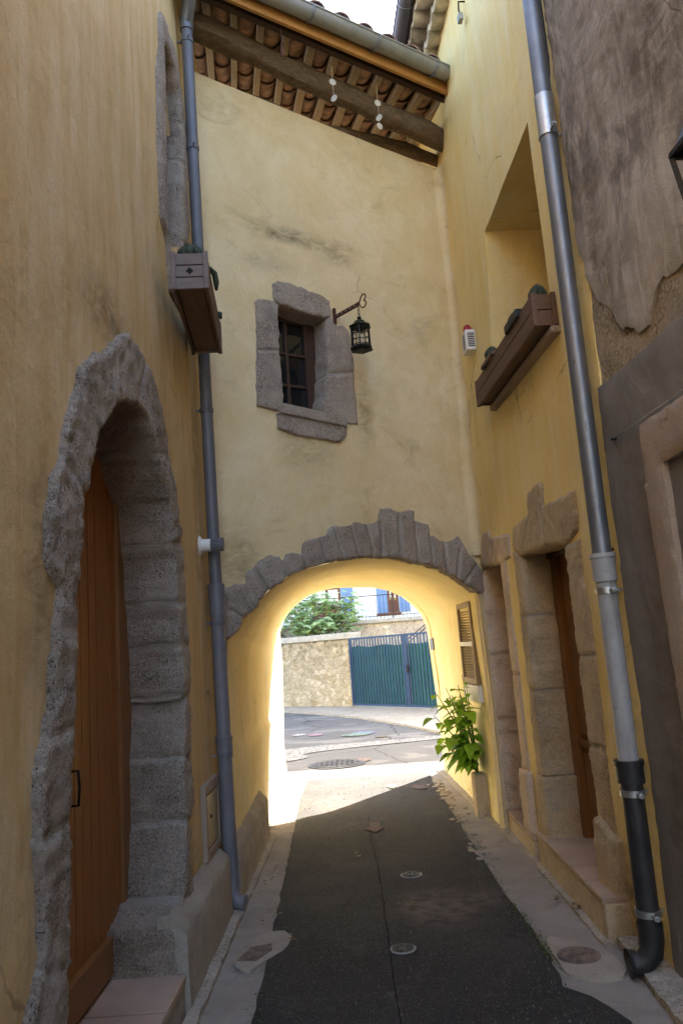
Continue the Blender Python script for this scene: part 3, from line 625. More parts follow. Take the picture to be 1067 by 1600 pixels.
def tiled_step(name, parent, x0, x1, y0, y1, z, mat, ends=.0, nt=4, lip=.008):
    b = MB(); b.box(((x0 + x1) / 2, (y0 + y1) / 2, (z - .03) / 2 - .05), ((x1 - x0) / 2, 0, 0), (0, (y1 - y0) / 2, 0), (0, 0, (z - .03) / 2 + .05))
    s = b.build(name, mat, parent, bevel=.012)
    b = MB(); L = (y1 - y0) / nt; sg = 1 if x1 > 0 and x0 > 0 else -1
    for k in range(nt):
        a0, a1 = (x0 - lip, x1) if sg > 0 else (x0, x1 + lip)
        b.box(((a0 + a1) / 2, y0 + L * (k + .5), z - .014), ((a1 - a0) / 2, 0, 0), (0, L / 2 - .006, 0), (0, 0, .016 + .001 * (k % 2)))
    b.build('tread', 'tile_floor', s, bevel=.005)
    return s
tiled_step('step', LH, -1.24, -.872, 1.6, 3.82, .175, 'plinth', nt=6)
def plinth(name, parent, y0, y1, xw, xf, ztop, mat, seed):
    m = MB(); n = int((y1 - y0) / .05) + 1; pr = [(xw, ztop + .085), (xf - .012, ztop + .02), (xf, ztop - .01), (xf + .003, ztop * .5), (xf + .008, -.05)]
    vs = []
    for i in range(n):
        y = y0 + (y1 - y0) * i / (n - 1)
        for j, (x, z) in enumerate(pr): vs.append((x + .006 * nz((y, z), 5, seed), y, z + .012 * nz((y, j), 3.5, seed + 1) * (j < 3)))
    k = len(pr); fs = [(i * k + j, i * k + j + 1, (i + 1) * k + j + 1, (i + 1) * k + j) for i in range(n - 1) for j in range(k - 1)]
    b0 = len(vs); vs += [(xw - .05, y0, -.05), (xw - .05, y1, -.05), (xw - .05, y0, ztop + .085), (xw - .05, y1, ztop + .085)]
    fs += [tuple([b0, *range(k - 1, -1, -1), b0 + 2]), tuple([b0 + 3, *range((n - 1) * k, n * k), b0 + 1])]
    m.add(vs, [f for f in fs]); m.a = {}
    o = m.build(name, mat, parent, smooth='auto'); bm = bmesh.new(); bm.from_mesh(o.data); bmesh.ops.recalc_face_normals(bm, faces=bm.faces); bm.to_mesh(o.data); bm.free(); return o
plinth('plinth', LH, 3.83, 5.11, -.945, -.855, .345, 'plinth', 2)
# meter cabinet set in the plaster
mq = [(4.75, 0.788), (5.163, 0.795), (5.113, 0.319), (4.667, 0.312)]
mu0, mu1 = mq[0][0] + .02, mq[1][0] - .02; mz0, mz1 = .47, mq[0][1] + .0
b = MB()
for a in ((mu0 - .05, mu0, mz0 - .05, mz1 + .06), (mu1, mu1 + .05, mz0 - .05, mz1 + .06), (mu0, mu1, mz1, mz1 + .06), (mu0, mu1, mz0 - .05, mz0)): b.pbox(PL, *a, -.03, .022)
mc = b.build('meter_cabinet', 'crepi', LH, bevel=.006)
b = MB(); b.pbox(PL, mu0 + .01, mu1 - .01, mz0 + .01, mz1 - .01, -.03, .018); b.build('cabinet_door', 'cream_metal', mc, bevel=.006)
b = MB(); b.lathe(PL((mu0 + mu1) / 2 - .08, mz0 + .18, .018), [(.012, 0), (.012, .008)], 12, PL.N()); b.build('lock', 'iron', mc)
# flue vent
vq = [(4.969, 2.314)][0]; vp = Vector(PL(vq[0], vq[1], -.01))
vt = thing('flue_vent', 'round white flue terminal with a grey slotted cap sticking out beside the left downpipe', 'vent', vp)
MB().lathe(vp, [(.066, 0), (.066, .012), (.05, .026), (.046, .026)], 28, PL.N()).build('flange', 'white_plastic', vt, smooth='auto')
MB().lathe(vp, [(.042, .02), (.042, .085), (.036, .085)], 24, PL.N()).build('pipe', 'white_plastic', vt, smooth='auto')
b = MB()
for k in range(14):
    a = k * 2 * math.pi / 14; c_ = vp + PL.N() * .12 + PL.T() * .04 * math.cos(a) + Vector((0, 0, .04 * math.sin(a)))
    b.bar(c_ - PL.N() * .036, c_ + PL.N() * .036, .008, .006)
b.lathe(vp, [(.036, .085), (.036, .152), (.045, .152), (.045, .165), (.025, .167)], 24, PL.N()); b.build('cap', 'grey_pipe', vt, smooth='auto')

# ================================================================== PASSAGE HOUSE (over the arch)
PA = thing('passage_house', 'pale ochre house bridging the alley over the stone archway under tiled eaves', 'house', (.1, 7.5, 0))
prof_n = [(0.086, 1.717), (0.138, 1.75), (0.245, 1.856), (0.357, 1.974), (0.447, 2.048), (0.607, 2.143), (0.746, 2.191), (0.985, 2.24), (1.158, 2.271), (1.413, 2.286), (1.624, 2.278), (1.839, 2.238), (2.032, 2.193), (2.171, 2.136), (2.309, 2.055), (2.466, 1.972)]
pn = [(.055, -.05), (.06, .9)] + prof_n + [(2.50, 1.0), (2.49, -.05)]
ap = [(.055, -.05), (.06, .9)] + prof_n + [(2.50, 1.0), (2.49, -.05)]
c_hole = grow(ap, .02)
c_hole[0] = (c_hole[0][0], -.1); c_hole[-1] = (c_hole[-1][0], -.1)
lint = [(0.608, 4.365), (0.621, 4.478), (0.668, 4.503), (0.747, 4.505), (0.879, 4.495), (0.946, 4.47), (1.041, 4.464), (1.122, 4.43), (1.151, 4.346), (1.138, 4.282), (1.102, 4.261), (0.645, 4.304), (0.62, 4.325)]
ljam = [(0.445, 4.279), (0.471, 4.31), (0.541, 4.322), (0.62, 4.321), (0.645, 4.299), (0.643, 4.117), (0.639, 3.925), (0.64, 3.641), (0.642, 3.431), (0.609, 3.414), (0.547, 3.415), (0.42, 3.435), (0.427, 3.659), (0.441, 3.893), (0.446, 4.201)]
rjam = [(1.094, 4.257), (1.138, 4.282), (1.165, 4.228), (1.19, 4.219), (1.261, 4.226), (1.314, 4.171), (1.331, 4.033), (1.334, 3.832), (1.322, 3.543), (1.329, 3.378), (1.202, 3.384), (1.013, 3.412), (1.066, 3.819)]
sill = [(0.577, 3.401), (0.649, 3.441), (1.013, 3.415), (1.203, 3.388), (1.207, 3.335), (1.191, 3.249), (1.132, 3.208), (1.05, 3.207), (0.826, 3.229), (0.661, 3.249), (0.578, 3.277)]
wopen = [(0.645, 4.302), (1.099, 4.26), (1.066, 3.819), (1.013, 3.412), (0.642, 3.434), (0.639, 3.925)]
cwall = slab(PC, [(-.15, -.2), (2.72, -.2), (2.72, 6.03), (-.15, 6.175)], [c_hole, grow(wopen, .03)], -.06, 0, .11, 0, 0, .02, .010, 1.3, soft=False, lump=.022,
             stains=[[(0.791, 4.932)][0] + (.42, .10, .9), [(1.22, 4.88)][0] + (.28, .09, .7), [(0.597, 4.651)][0] + (.3, .12, .45), [(1.408, 3.518)][0] + (.10, .42, .55), [(2.086, 4.309)][0] + (.12, .10, .5), [(1.499, 2.341)][0] + (.9, .35, .4), [(0.21, 2.148)][0] + (.25, .5, .5), [(0.837, 3.117)][0] + (.3, .25, .4)])
cwall.build('wall', 'mid_plaster', PA, smooth='auto')
ring_out = [(0.076, 1.717), (0.09, 2.074), (0.156, 2.096), (0.238, 2.087), (0.274, 2.185), (0.35, 2.223), (0.43, 2.29), (0.527, 2.281), (0.56, 2.267), (0.618, 2.311), (0.709, 2.307), (0.738, 2.392), (0.833, 2.423), (0.942, 2.445), (1.021, 2.536), (1.132, 2.533), (1.298, 2.558), (1.454, 2.566), (1.487, 2.683), (1.56, 2.701), (1.692, 2.662), (1.832, 2.673), (1.843, 2.595), (1.961, 2.564), (1.981, 2.485), (2.09, 2.43), (2.193, 2.427), (2.303, 2.468), (2.352, 2.376), (2.43, 2.272), (2.549, 2.167), (2.526, 1.959)]
RJ = []
for a, b in (((45,470),(95,505)), ((135,318),(190,402)), ((235,270),(268,345)), ((318,240),(336,315)), ((385,203),(412,292)), ((437,158),(480,282)), ((497,148),(538,272)), ((562,146),(588,268)), ((612,140),(617,268)), ((678,96),(690,272)), ((742,130),(757,290)), ((800,182),(812,305)), ((850,208),(866,330)), ((912,240),(900,352)), ((975,300),(925,368))):
    RJ.append((a, b))
RJ = [tuple(q) for q in ([(0.116, 1.907), (0.214, 1.839)], [(0.317, 2.188), (0.424, 2.026)], [(0.538, 2.281), (0.602, 2.133)], [(0.73, 2.341), (0.76, 2.191)], [(0.892, 2.418), (0.941, 2.236)], [(1.024, 2.513), (1.108, 2.257)], [(1.174, 2.538), (1.254, 2.277)], [(1.34, 2.546), (1.382, 2.286)], [(1.472, 2.563), (1.458, 2.286)], [(1.659, 2.665), (1.651, 2.278)], [(1.829, 2.594), (1.831, 2.238)], [(1.98, 2.481), (1.982, 2.205)], [(2.119, 2.424), (2.131, 2.147)], [(2.294, 2.352), (2.225, 2.097)], [(2.468, 2.214), (2.295, 2.059)])]
ring = slab(PC, ring_out + prof_n[::-1], (), -.06, .028, .016, .018, .012, .014, .010, 16, RJ, .020, .010, 6, rings=3, lump=.014)
ring.build('arch_surround', 'arch_stone', PA, smooth=True)
wsur = MB(); wsur.a = {'mort': [], 'stain': []}
for q, sd_, jo in ((lint, 11, ()), (ljam, 12, [tuple([(0.434, 3.881), (0.642, 3.904)])]), (rjam, 13, [tuple([(1.069, 3.773), (1.341, 3.826)])]), (sill, 14, ())):
    s_ = slab(PC, q, (), -.26, .026 if sd_ != 14 else .036, .015, .009, .010, .012, .008, 17, jo, .018, .005, sd_, rings=7)
    wsur.add(s_.v, s_.f); wsur.a['mort'] += s_.a['mort']; wsur.a['stain'] += s_.a['stain']
wsur.build('window_surround', 'arch_stone', PA, smooth=True)
b = MB(); sl = [(0.599, 3.44), (1.203, 3.388)]; b.bar(PC(sl[0][0], sl[0][1] - .01, .035), PC(sl[1][0], sl[1][1] - .012, .035), .055, .085); b.build('sill', 'arch_stone', PA, bevel=.012)
# casement window, two columns of three panes
u0, u1 = wopen[0][0] - .06, wopen[2][0] + .02; z0, z1 = wopen[4][1] - .06, wopen[0][1] + .05
wf = MB()
for a in ((u0, u0 + .06), (u1 - .10, u1)): wf.pbox(PC, a[0], a[1], z0, z1, -.235, -.17)
for a in ((z0, z0 + .07), (z1 - .10, z1)): wf.pbox(PC, u0 + .06, u1 - .10, a[0], a[1], -.233, -.172)
wo = wf.build('window', 'dark_wood', PA, bevel=.005)
ga, gb = u0 + .06, u1 - .10; um = (ga + gb) / 2; zs = [z0 + .07 + (z1 - z0 - .17) * k / 3 for k in range(4)]
wf = MB(); wf.pbox(PC, um - .013, um + .013, z0 + .06, z1 - .09, -.222, -.178)
for zz in zs[1:3]: wf.pbox(PC, ga, gb, zz - .011, zz + .011, -.220, -.181)
wf.build('glazing_bar', 'dark_wood', wo, bevel=.003)
for k in range(3):
    for a, b2 in ((ga, um), (um, gb)):
        g = MB(); e = rr.uniform(-.003, .003); g.add([PC(a, zs[k], -.20 + e), PC(b2, zs[k], -.20 - e), PC(b2, zs[k + 1], -.20 - e), PC(a, zs[k + 1], -.20 + e)], [(0, 1, 2, 3)]); g.build('pane', 'glass', wo)
b = MB(); b.pbox(PC, u0 - .1, u1 + .1, z0 - .1, z1 + .1, -.9, -.36); b.build('window_backing', 'dark_room', PA)
# barrel vault from the arch to the street
far = [(-0.901, 0.019), (-0.927, 0.417), (-0.889, 1.406), (-0.895, 1.834), (-0.822, 2.014), (-0.71, 2.14), (-0.514, 2.271), (-0.343, 2.321), (-0.153, 2.349), (0.076, 2.336), (0.326, 2.318), (0.531, 2.263), (0.69, 2.173), (0.825, 2.049), (0.918, 1.928), (0.967, 1.781), (0.981, 1.596), (1.024, 0.73), (1.03, 0.047)]
far = [(far[0][0], -.05)] + far[1:] + [(far[-1][0], -.05)]
def resample(pl, n):
    p = np.array(pl); s_ = np.concatenate([[0], np.cumsum(np.linalg.norm(np.diff(p, axis=0), axis=1))]); q = np.linspace(0, s_[-1], n)
    return np.stack([np.interp(q, s_, p[:, 0]), np.interp(q, s_, p[:, 1])], 1)
NN, KK = 110, 46
A_ = resample(pn, NN); B_ = resample(far, NN)
v = MB(); vs = []
for k in range(KK):
    f = k / (KK - 1)
    for i in range(NN):
        a = np.array(PC(A_[i][0], A_[i][1], .004)); b = np.array(PF(B_[i][0], B_[i][1], .01)); p = a * (1 - f) + b * f
        bow = .04 * math.sin(math.pi * f); c_ = np.array((.12, p[1], 1.2)); d_ = p - c_; d_[1] = 0; L = np.linalg.norm(d_) + 1e-6
        p = p + d_ / L * (bow * (0 if p[2] < .9 and p[0] > 0 else 1) * (p[2] > .9) + (.014 * nz(p, 2.2, 3) + .006 * nz(p, 7, 4)) * (0 < k < KK - 1)); vs.append(tuple(p))
v.add(vs, [(k * NN + i, k * NN + i + 1, (k + 1) * NN + i + 1, (k + 1) * NN + i) for k in range(KK - 1) for i in range(NN - 1)])
v.build('vault', 'vault_plaster', PA, smooth=True)
plinth('plinth', PA, 5.30, 7.05, -.90, -.828, .335, 'plinth', 5)
fh = grow(far, .012); fh[0] = (fh[0][0], -.1); fh[-1] = (fh[-1][0], -.1)
ff = slab(PF, [(-7, -.2), (7, -.2), (7, 7.4), (-7, 7.4)], [fh], -.02, .30, .3, 0, 0, .02, .004, 2, soft=False)
# the facade toward the street: its outer face looks away from the alley
ff.build('street_facade', 'vault_plaster', PA, smooth='auto')
# ---- roof
def half_tile(m, a, b, r0, r1, up, th=.012, n=9):
    """half-round tile running from a to b, crown toward up"""
    a, b = Vector(a), Vector(b); d = (b - a).normalized(); up = Vector(up); up = (up - d * up.dot(d)).normalized(); x = d.cross(up); base = len(m.v)
    for p, r in ((a, r0), (b, r1)):
        for rr_ in (r, r - th):
            for k in range(n):
                t_ = math.pi * k / (n - 1); m.v.append(tuple(p + x * rr_ * math.cos(t_) + up * (rr_ * math.sin(t_) - r * .35)))
    for k in range(n - 1):
        m.f += [(base + k, base + k + 1, base + 2 * n + k + 1, base + 2 * n + k), (base + n + k + 1, base + n + k, base + 3 * n + k, base + 3 * n + k + 1),
                (base + k + 1, base + k, base + n + k, base + n + k + 1), (base + 2 * n + k, base + 2 * n + k + 1, base + 3 * n + k + 1, base + 3 * n + k)]
    m.f += [(base, base + n, base + 3 * n, base + 2 * n), (base + n - 1, base + 3 * n - 1, base + 4 * n - 1, base + 2 * n - 1)]
SL = .39; DU = -.487                                    # the rafters run skew to the wall
def rz(w_): return 6.43 + (.58 - w_) * SL
roof = thing('passage_roof', '', '') if False else None
b = MB(); b.pbox(PC, -.3, 2.6, 8.4, 8.6, -4.2, -4.0); rf = b.build('roof', 'beam_wood', PA)
sp = .236; us = [-.10 + sp * k for k in range(-3, 11)]
ny = PC.N()
for i, u in enumerate(us):
    wl_ = .54
    a, b_ = Vector(PC(u, rz(wl_) + .02, wl_)), Vector(PC(u + DU * (-3.2 - wl_), rz(-3.2) + .02, -3.2))
    m = MB(); m.bar(a, b_, .062 + rr.uniform(-.008, .008), .07); m.build('rafter', 'rafter_wood', rf, bevel=.004)
    m = MB(); wq = .60; uc = u + sp / 2; j = 0                              # channel tiles, crown down, between the rafters
    while wq > -2.6:
        e = rr.uniform(-.008, .008); half_tile(m, PC(uc + e + DU * (wq - .54), rz(wq) + .105, wq), PC(uc + DU * (wq - .94), rz(wq - .40) + .125, wq - .40), .102, .088, (0, 0, -1)); wq -= .33
    m.build('channel_tile', 'terracotta', rf, smooth='auto')
    m = MB(); wq = .63
    while wq > -2.6:
        e = rr.uniform(-.008, .008); half_tile(m, PC(u + e + DU * (wq - .54), rz(wq) + .150, wq), PC(u + DU * (wq - .94), rz(wq - .40) + .135, wq - .40), .090, .078, (0, 0, 1)); wq -= .33
    m.build('cover_tile', 'terracotta', rf, smooth='auto')
lg = [PC(-.14 + .14 * k, 6.365 - .008 * k - .03 * (k / 20) ** 3 + .010 * math.sin(k * .75), .20 + .012 * math.sin(k * .5)) for k in range(20)]
MB().tube(lg, [.092 + .006 * math.sin(k * .9) for k in range(20)], 18, rough=.30).build('beam', 'beam_wood', PA, smooth='auto')
lg = [PC(.40 + .11 * k, 6.09 + .03 * math.sin(k * .55) + .16 * (k / 20) ** 1.6, -.075) for k in range(21)]
MB().tube(lg, [.055 + .010 * math.sin(k * .8) for k in range(21)], 14, rough=.45, seed=4).build('beam', 'beam_wood', PA, smooth='auto')
b = MB(); b.bar(PC(-.35, rz(.44) - .03, .43), PC(2.34, rz(.44) - .035, .43), .055, .085); b.build('purlin', 'dark_wood', PA, bevel=.006)
b = MB(); b.bar(PC(-.4, rz(.55) - .022, .545), PC(2.24, rz(.55) - .022, .545), .03, .105); b.build('fascia', 'fascia_wood', PA, bevel=.004)
def half_gutter(m, a, b, r, n=12, th=.004):
    a, b = Vector(a), Vector(b); d = (b - a).normalized(); x = d.cross(Vector((0, 0, 1))).normalized(); base = len(m.v)
    for p in (a, b):
        for q in (r, r - th):
            for k in range(n): t_ = math.pi * k / (n - 1); m.v.append(tuple(p + x * q * math.cos(t_) - Vector((0, 0, q * math.sin(t_)))))
    for k in range(n - 1):
        m.f += [(base + k, base + k + 1, base + 2 * n + k + 1, base + 2 * n + k), (base + n + k, base + 3 * n + k, base + 3 * n + k + 1, base + n + k + 1)]
    for e in (0, 2 * n): m.f.append(tuple(base + e + k for k in range(n)))
    for p, q in ((0, 0), (n - 1, 0)):
        m.f.append((base + p, base + n + p, base + 3 * n + p, base + 2 * n + p))
    for sgn in (1, -1): m.tube([a + x * r * sgn, b + x * r * sgn], .010, 8)
gt = MB(); half_gutter(gt, PC(-.38, 6.485, .635), PC(2.135, 6.50, .635), .072); go = gt.build('roof_gutter', 'zinc_dull', PA, smooth='auto')
for k in range(4):
    m = MB(); u = .12 + .62 * k
    m.tube([PC(u, 6.49 - .076 * math.sin(a), .635 + .076 * math.cos(a)) for a in [math.pi * q / 12 for q in range(13)]], .008, 6); m.build('bracket', 'zinc', go, smooth=True)
fm = MB(); vs = []; cor = Vector((1.185, 6.745, 0)); rd = .17; d1 = -PC.T(); d2 = Vector((PR.t[0], PR.t[1], 0)) * -1; nzr = 26
for i in range(nzr + 1):
    z = 2.30 + (6.02 - 2.30) * i / nzr; r_ = rd * (1 + .25 * nz((z, 1), 1.3, 3))
    for j in range(9):
        f = j / 8; p = cor + d1 * r_ * (1 - f) ** 2 + d2 * r_ * f ** 2; vs.append((p.x, p.y, z))
fm.add(vs, [(i * 9 + j, i * 9 + j + 1, (i + 1) * 9 + j + 1, (i + 1) * 9 + j) for i in range(nzr) for j in range(8)]); fm.build('corner_fillet', 'mid_plaster', PA, smooth=True)
b = MB(); b.pbox(PC, -.4, 2.7, 6.0, 8.3, -3.9, -3.6); b.build('rear_wall', 'mid_plaster', PA)

# ================================================================== RIGHT HOUSE
RH = thing('yellow_house', 'bright yellow plastered house with two stone doorways, along the right of the alley', 'house', (1.6, 5.5, 0))
ul = .25 + .0
Rd = [(1.939, 2.143), (2.018, 0.852)] ; 
dop = [(1.929, 2.155), (1.039, 2.115), (1.043, 2.104), (1.052, 1.901), (1.042, 1.7), (1.001, 1.201)] + [(1.059, 0.397), (1.196, -0.04)]
d_far = [(1.939, 2.143), (1.975, 1.774), (2.018, 0.852), (2.04, 0.203)]
d_near = [(1.061, 2.087), (1.068, 1.7), (0.996, 1.198), (1.072, 0.394)]
nf = sum(p[0] for p in d_near) / 4; fr = sum(p[0] for p in d_far) / 4
door_op = [(nf, .1), (nf, 2.10), (nf + .3, 2.135), (fr - .02, 2.15), (fr, 2.1), (fr + .03, .1)]
n_far = [(3.143, 2.15), (3.331, 0.282)]; n_near = [(2.481, 2.123), (2.63, 0.221)]
nnf = sum(p[0] for p in n_near) / 2; nfr = sum(p[0] for p in n_far) / 2
nich_op = [(nnf, .08), (nnf, 2.16), (nfr, 2.20), (nfr + .04, .08)]
wtop = [(0.797, 4.72), (1.95, 4.632), (2.192, 3.718)]
win_op = [(wtop[0][0], 3.5), (wtop[0][0], wtop[0][1]), (wtop[1][0], wtop[1][1] + .02), (wtop[2][0], 3.5)]
r_edge = [(0.208, 4.665), (0.286, 2.83), (0.313, 0.363)]
rs = r_edge[0][0]
rw = slab(PR, [(.24, -.1), (3.5, -.1), (3.5, 5.6), (6.4, 5.6), (6.4, 7.2), (.20, 7.2), (.21, 4.5), (.27, 2.8)], [grow(door_op, .03), grow(nich_op, .03), win_op], -.55, 0, .12, 0, 0, .02, .010, 1.2, soft=False, lump=.016,
          stains=[(.75, .15, .5, .35, .8), (1.6, 3.2, .6, .15, .35), (2.9, 3.6, .1, .4, .4), (.45, 1.0, .15, 1.2, .3)])
rw.build('wall', 'right_plaster', RH, smooth='auto')
b = MB(); b.pbox(PR, wtop[0][0] - .15, wtop[2][0] + .15, 3.4, 4.85, -.62, -.56); wq = b.build('window', 'dark_wood', RH)
b = MB(); b.pbox(PR, wtop[0][0] + .06, wtop[2][0] - .06, 3.6, 4.6, -.57, -.55); b.build('pane', 'glass', wq)
# stone doorway, near
ds2 = MB(); ds2.a = {'mort': [], 'stain': []}
lin1 = [(2.097, 2.374), (1.711, 2.398), (1.643, 2.538), (1.396, 2.563), (1.333, 2.522), (1.372, 2.394), (0.797, 2.379), (0.804, 2.225), (0.82, 2.149)]
lin1 = lin1 + [(nf - .02, 2.10), (nf + .3, 2.135), (fr - .02, 2.15), (fr + .17, 2.22)]
jn = [(1.04, 2.169), (0.818, 2.153), (0.841, 1.923), (0.797, 1.675), (0.787, 1.189)] + [(0.804, 0.43)]
jn = [(nf, 2.095), (jn[1][0], 2.10)] + jn[2:] + [(jn[-1][0], .50), (nf, .50)]
jb = [(1.101, 0.417), (0.966, 0.455), (0.742, 0.432), (0.787, 0.107), (1.127, -0.018)]
jb = [(nf + .0, .56), (nf - .06, .58), (jb[2][0], .50), (jb[3][0] + .02, .06), (nf, .06)]
jf = [(fr, 2.14), (fr + .17, 2.21), (fr + .19, .62), (fr + .02, .62)]
jfb = [(fr - .015, .62), (fr + .20, .62), (fr + .22, .12), (fr + .0, .12)]
for q, w0_, w1_, jo, sd_ in ((lin1, -.33, .016, [tuple([(1.418, 2.411), (1.402, 2.145)]), tuple([(1.684, 2.393), (1.922, 2.171)])], 21), (jn, -.33, .018, [((nf, 1.45), (0, 1.47)), ((nf, .95), (0, .97))], 22), (jb, -.33, .055, (), 23),
                       (jf, -.36, .014, [((fr - .1, 1.72), (fr + .5, 1.72)), ((fr - .1, 1.2), (fr + .5, 1.19))], 24), (jfb, -.36, .03, (), 25)):
    s_ = slab(PR, q, (), w0_, w1_, .020, .008, .014, .018, .007, 13, jo, .016, .008, sd_, rings=9)
    ds2.add(s_.v, s_.f); ds2.a['mort'] += s_.a['mort']; ds2.a['stain'] += s_.a['stain']
ds2.build('door_surround', 'warm_stone', RH, smooth=True)
b = MB()
b.pbox(PR, nf - .1, fr + .1, .15, 2.2, -.28, -.25); b.pbox(PR, fr - .07, fr + .02, .15, 2.16, -.25, -.20)
dd = b.build('door', 'brown_door', RH, bevel=.004)
b = MB()
for z0_, z1_ in ((.3, .78), (.9, 1.98)):
    for k in range(2):
        a = nf + .06 + k * (fr - nf - .1) / 2; b.pbox(PR, a, a + (fr - nf - .24) / 2, z0_, z1_, -.25, -.232)
b.pbox(PR, nf, fr, .82, .87, -.25, -.225)
b.build('panel', 'brown_door', dd, bevel=.012)
b = MB(); b.pbox(PR, nf - .05, fr + .05, 2.11, 2.15, -.22, -.18); b.build('door_head', 'dark_wood', RH, bevel=.006)
# stone niche doorway, far
ns = MB(); ns.a = {'mort': [], 'stain': []}
lin2 = [(nnf - .02, 2.16), (nfr, 2.195), (nfr + .02, 2.2)] + [(3.222, 2.164), (3.036, 2.471), (2.815, 2.468), (2.765, 2.39), (2.211, 2.346), (2.251, 2.167)]
for q, w0_, w1_, jo, sd_ in ((lin2, -.30, .016, [tuple([(2.75, 2.387), (2.818, 2.139)])], 31), ([(nnf, 2.16), (nnf - .17, 2.17), (nnf - .18, .60), (nnf, .60)], -.30, .016, [((nnf - .3, 1.3), (nnf + .1, 1.31))], 32),
                       ([(nnf + .02, .60), (nnf - .2, .60), (nnf - .2, .16), (nnf + .02, .16)], -.30, .045, (), 33), ([(nfr, 2.19), (nfr + .16, 2.22), (nfr + .2, .1), (nfr + .03, .1)], -.34, .012, [((nfr - .1, 1.45), (nfr + .3, 1.45)), ((nfr - .1, .9), (nfr + .3, .9))], 34)):
    s_ = slab(PR, q, (), w0_, w1_, .020, .008, .014, .018, .007, 13, jo, .016, .008, sd_, rings=9)
    ns.add(s_.v, s_.f); ns.a['mort'] += s_.a['mort']; ns.a['stain'] += s_.a['stain']
ns.build('niche_surround', 'jamb_stone', RH, smooth=True)
b = MB(); b.pbox(PR, nnf - .1, nfr + .2, .1, 2.3, -.46, -.36); b.build('niche_door', 'brown_door', RH)
tiled_step('step', RH, 1.205, 1.72, 4.27, 5.72, .225, 'bench', nt=5)
tiled_step('step', RH, 1.195, 1.60, 5.80, 7.30, .165, 'bench', nt=5)
# toothed tile eave (three corbelled courses of canal tiles) and its gutter
ev = MB(); Z0 = 6.93
for c_ in range(2):
    ww = .13 * (c_ + 1)
    u = .3
    while u < 6.4:
        half_tile(ev, PR(u + (.0 if c_ == 0 else .1), Z0 + c_ * .125 + .085, ww), PR(u + (.0 if c_ == 0 else .1), Z0 + c_ * .125 + .095, -.05), .098, .085, (0, 0, -1), .03, 9); u += .2
    ev.pbox(PR, .2, 6.4, Z0 + c_ * .125 + .088, Z0 + c_ * .125 + .128, -.2, ww - .012)
ev.build('tile_eave', 'old_tile', RH, smooth='auto')
gt = MB(); half_gutter(gt, PR(.2, 7.23, .33), PR(6.4, 7.20, .33), .07); go2 = gt.build('roof_gutter', 'grey_pipe', RH, smooth='auto')
for k in range(6):
    m = MB(); u = .7 + .9 * k
    m.tube([PR(u, 7.22 - .074 * math.sin(a), .33 + .074 * math.cos(a)) for a in [math.pi * q / 12 for q in range(13)]], .008, 6); m.build('bracket', 'zinc', go2, smooth=True)
b = MB(); b.add([PR(-.0, 7.22, .30), PR(6.4, 7.22, .30), PR(6.4, 7.6, -.6), PR(0, 7.6, -.6), PR(0, 7.12, -.1), PR(6.4, 7.12, -.1)], [(0, 1, 2, 3), (0, 4, 5, 1)]); b.build('roof', 'old_tile', RH)
b = MB(); b.box((3.2, 7.95, 8.85), (1.25, 0, 0), (0, 2.35, 0), (0, 0, 1.85)); b.build('added_sun_block', 'right_plaster', RH)  # unseen block added to keep the sun off the left and centre walls

# ================================================================== GREY HOUSE (near right)
GH = thing('grey_house', 'weathered grey-brown house with peeling plaster at the near right of the alley', 'house', (1.9, 1.5, 0))
slab(PG, [(-12, -.1), (.79, -.1), (.79, 6.4), (-2.2, 6.4), (-2.3, 7.6), (-12, 7.6)], [], -.5, -.008, .10, 0, 0, .02, .02, 6, soft=False).build('wall', 'rubble', GH, smooth=True)  # stretch behind the camera made taller to hold back skylight
gl = .80
up_edge = [(0.726, 3.326), (0.663, 3.241), (0.575, 3.16), (0.501, 3.05), (0.421, 2.977)] + [(0.409, 2.985), (0.293, 2.894), (0.226, 2.904), (0.168, 2.988), (0.126, 3.036), (0.068, 3.051), (-0.076, 3.018)]
e0 = up_edge[0]
ga_ = slab(PG, [(gl, 6.4)] + [(gl, e0[1] + .3)] + up_edge + [(-1.5, 3.3), (-7, 3.2), (-7, 6.4)], (), -.03, .009, .035, .020, .003, .02, .006, 5, seed=41, lump=.015,
           stains=[(.3, 4.6, .5, .8, .7), (-.1, 4.0, .3, .5, .8), (.6, 3.6, .2, .6, .6), (0, 5.5, .8, 1.0, .5)])
ga_.build('peeling_plaster', 'grey_plaster', GH, smooth='auto')
ce = [(0.768, 2.812), (0.607, 2.813), (0.44, 2.814), (0.227, 2.82), (-0.023, 2.826)]
cem = slab(PG, [(gl, -.1)] + [(gl, ce[0][1])] + ce + [(-1.2, ce[-1][1] + .3), (-7, 3.0), (-7, -.1)], [[(0.457, 2.485), (0.017, 2.464)] + [(-1.6, 1.2), (.35, 1.2)]] if False else [], -.03, .012, .05, .006, .006, .02, .005, 4, seed=42, lump=.012, stains=[(.5, 1.2, .3, 1.4, .4)])
cem.build('cement_render', 'cement', GH, smooth='auto')
fo = [(0.466, 2.493), (0.068, 2.499), (0.428, 1.206), (0.462, 1.497), (0.466, 1.745), (0.473, 1.99), (0.488, 2.254)]
f_l = [(0.382, 2.487), (0.406, 2.094), (0.412, 1.597), (0.362, 1.286)]
fi = [(0.235, 2.28), (0.046, 2.292)]
fl = f_l[0][0]; fz = f_l[0][1]
iw = [(0.235, 2.28), (0.244, 1.981), (0.243, 1.71)]
il, iz = iw[0]
frm = slab(PG, [(fl, fz), (f_l[1][0], f_l[1][1]), (fl - .01, .9), (-1.0, .9), (-1.0, fz + .06)], [[(il, iz), (il - .0, 1.15), (-.75, 1.15), (-.75, iz + .03)]], -.22, .045, .04, .003, .010, .015, .004, 8, seed=43, rings=5)
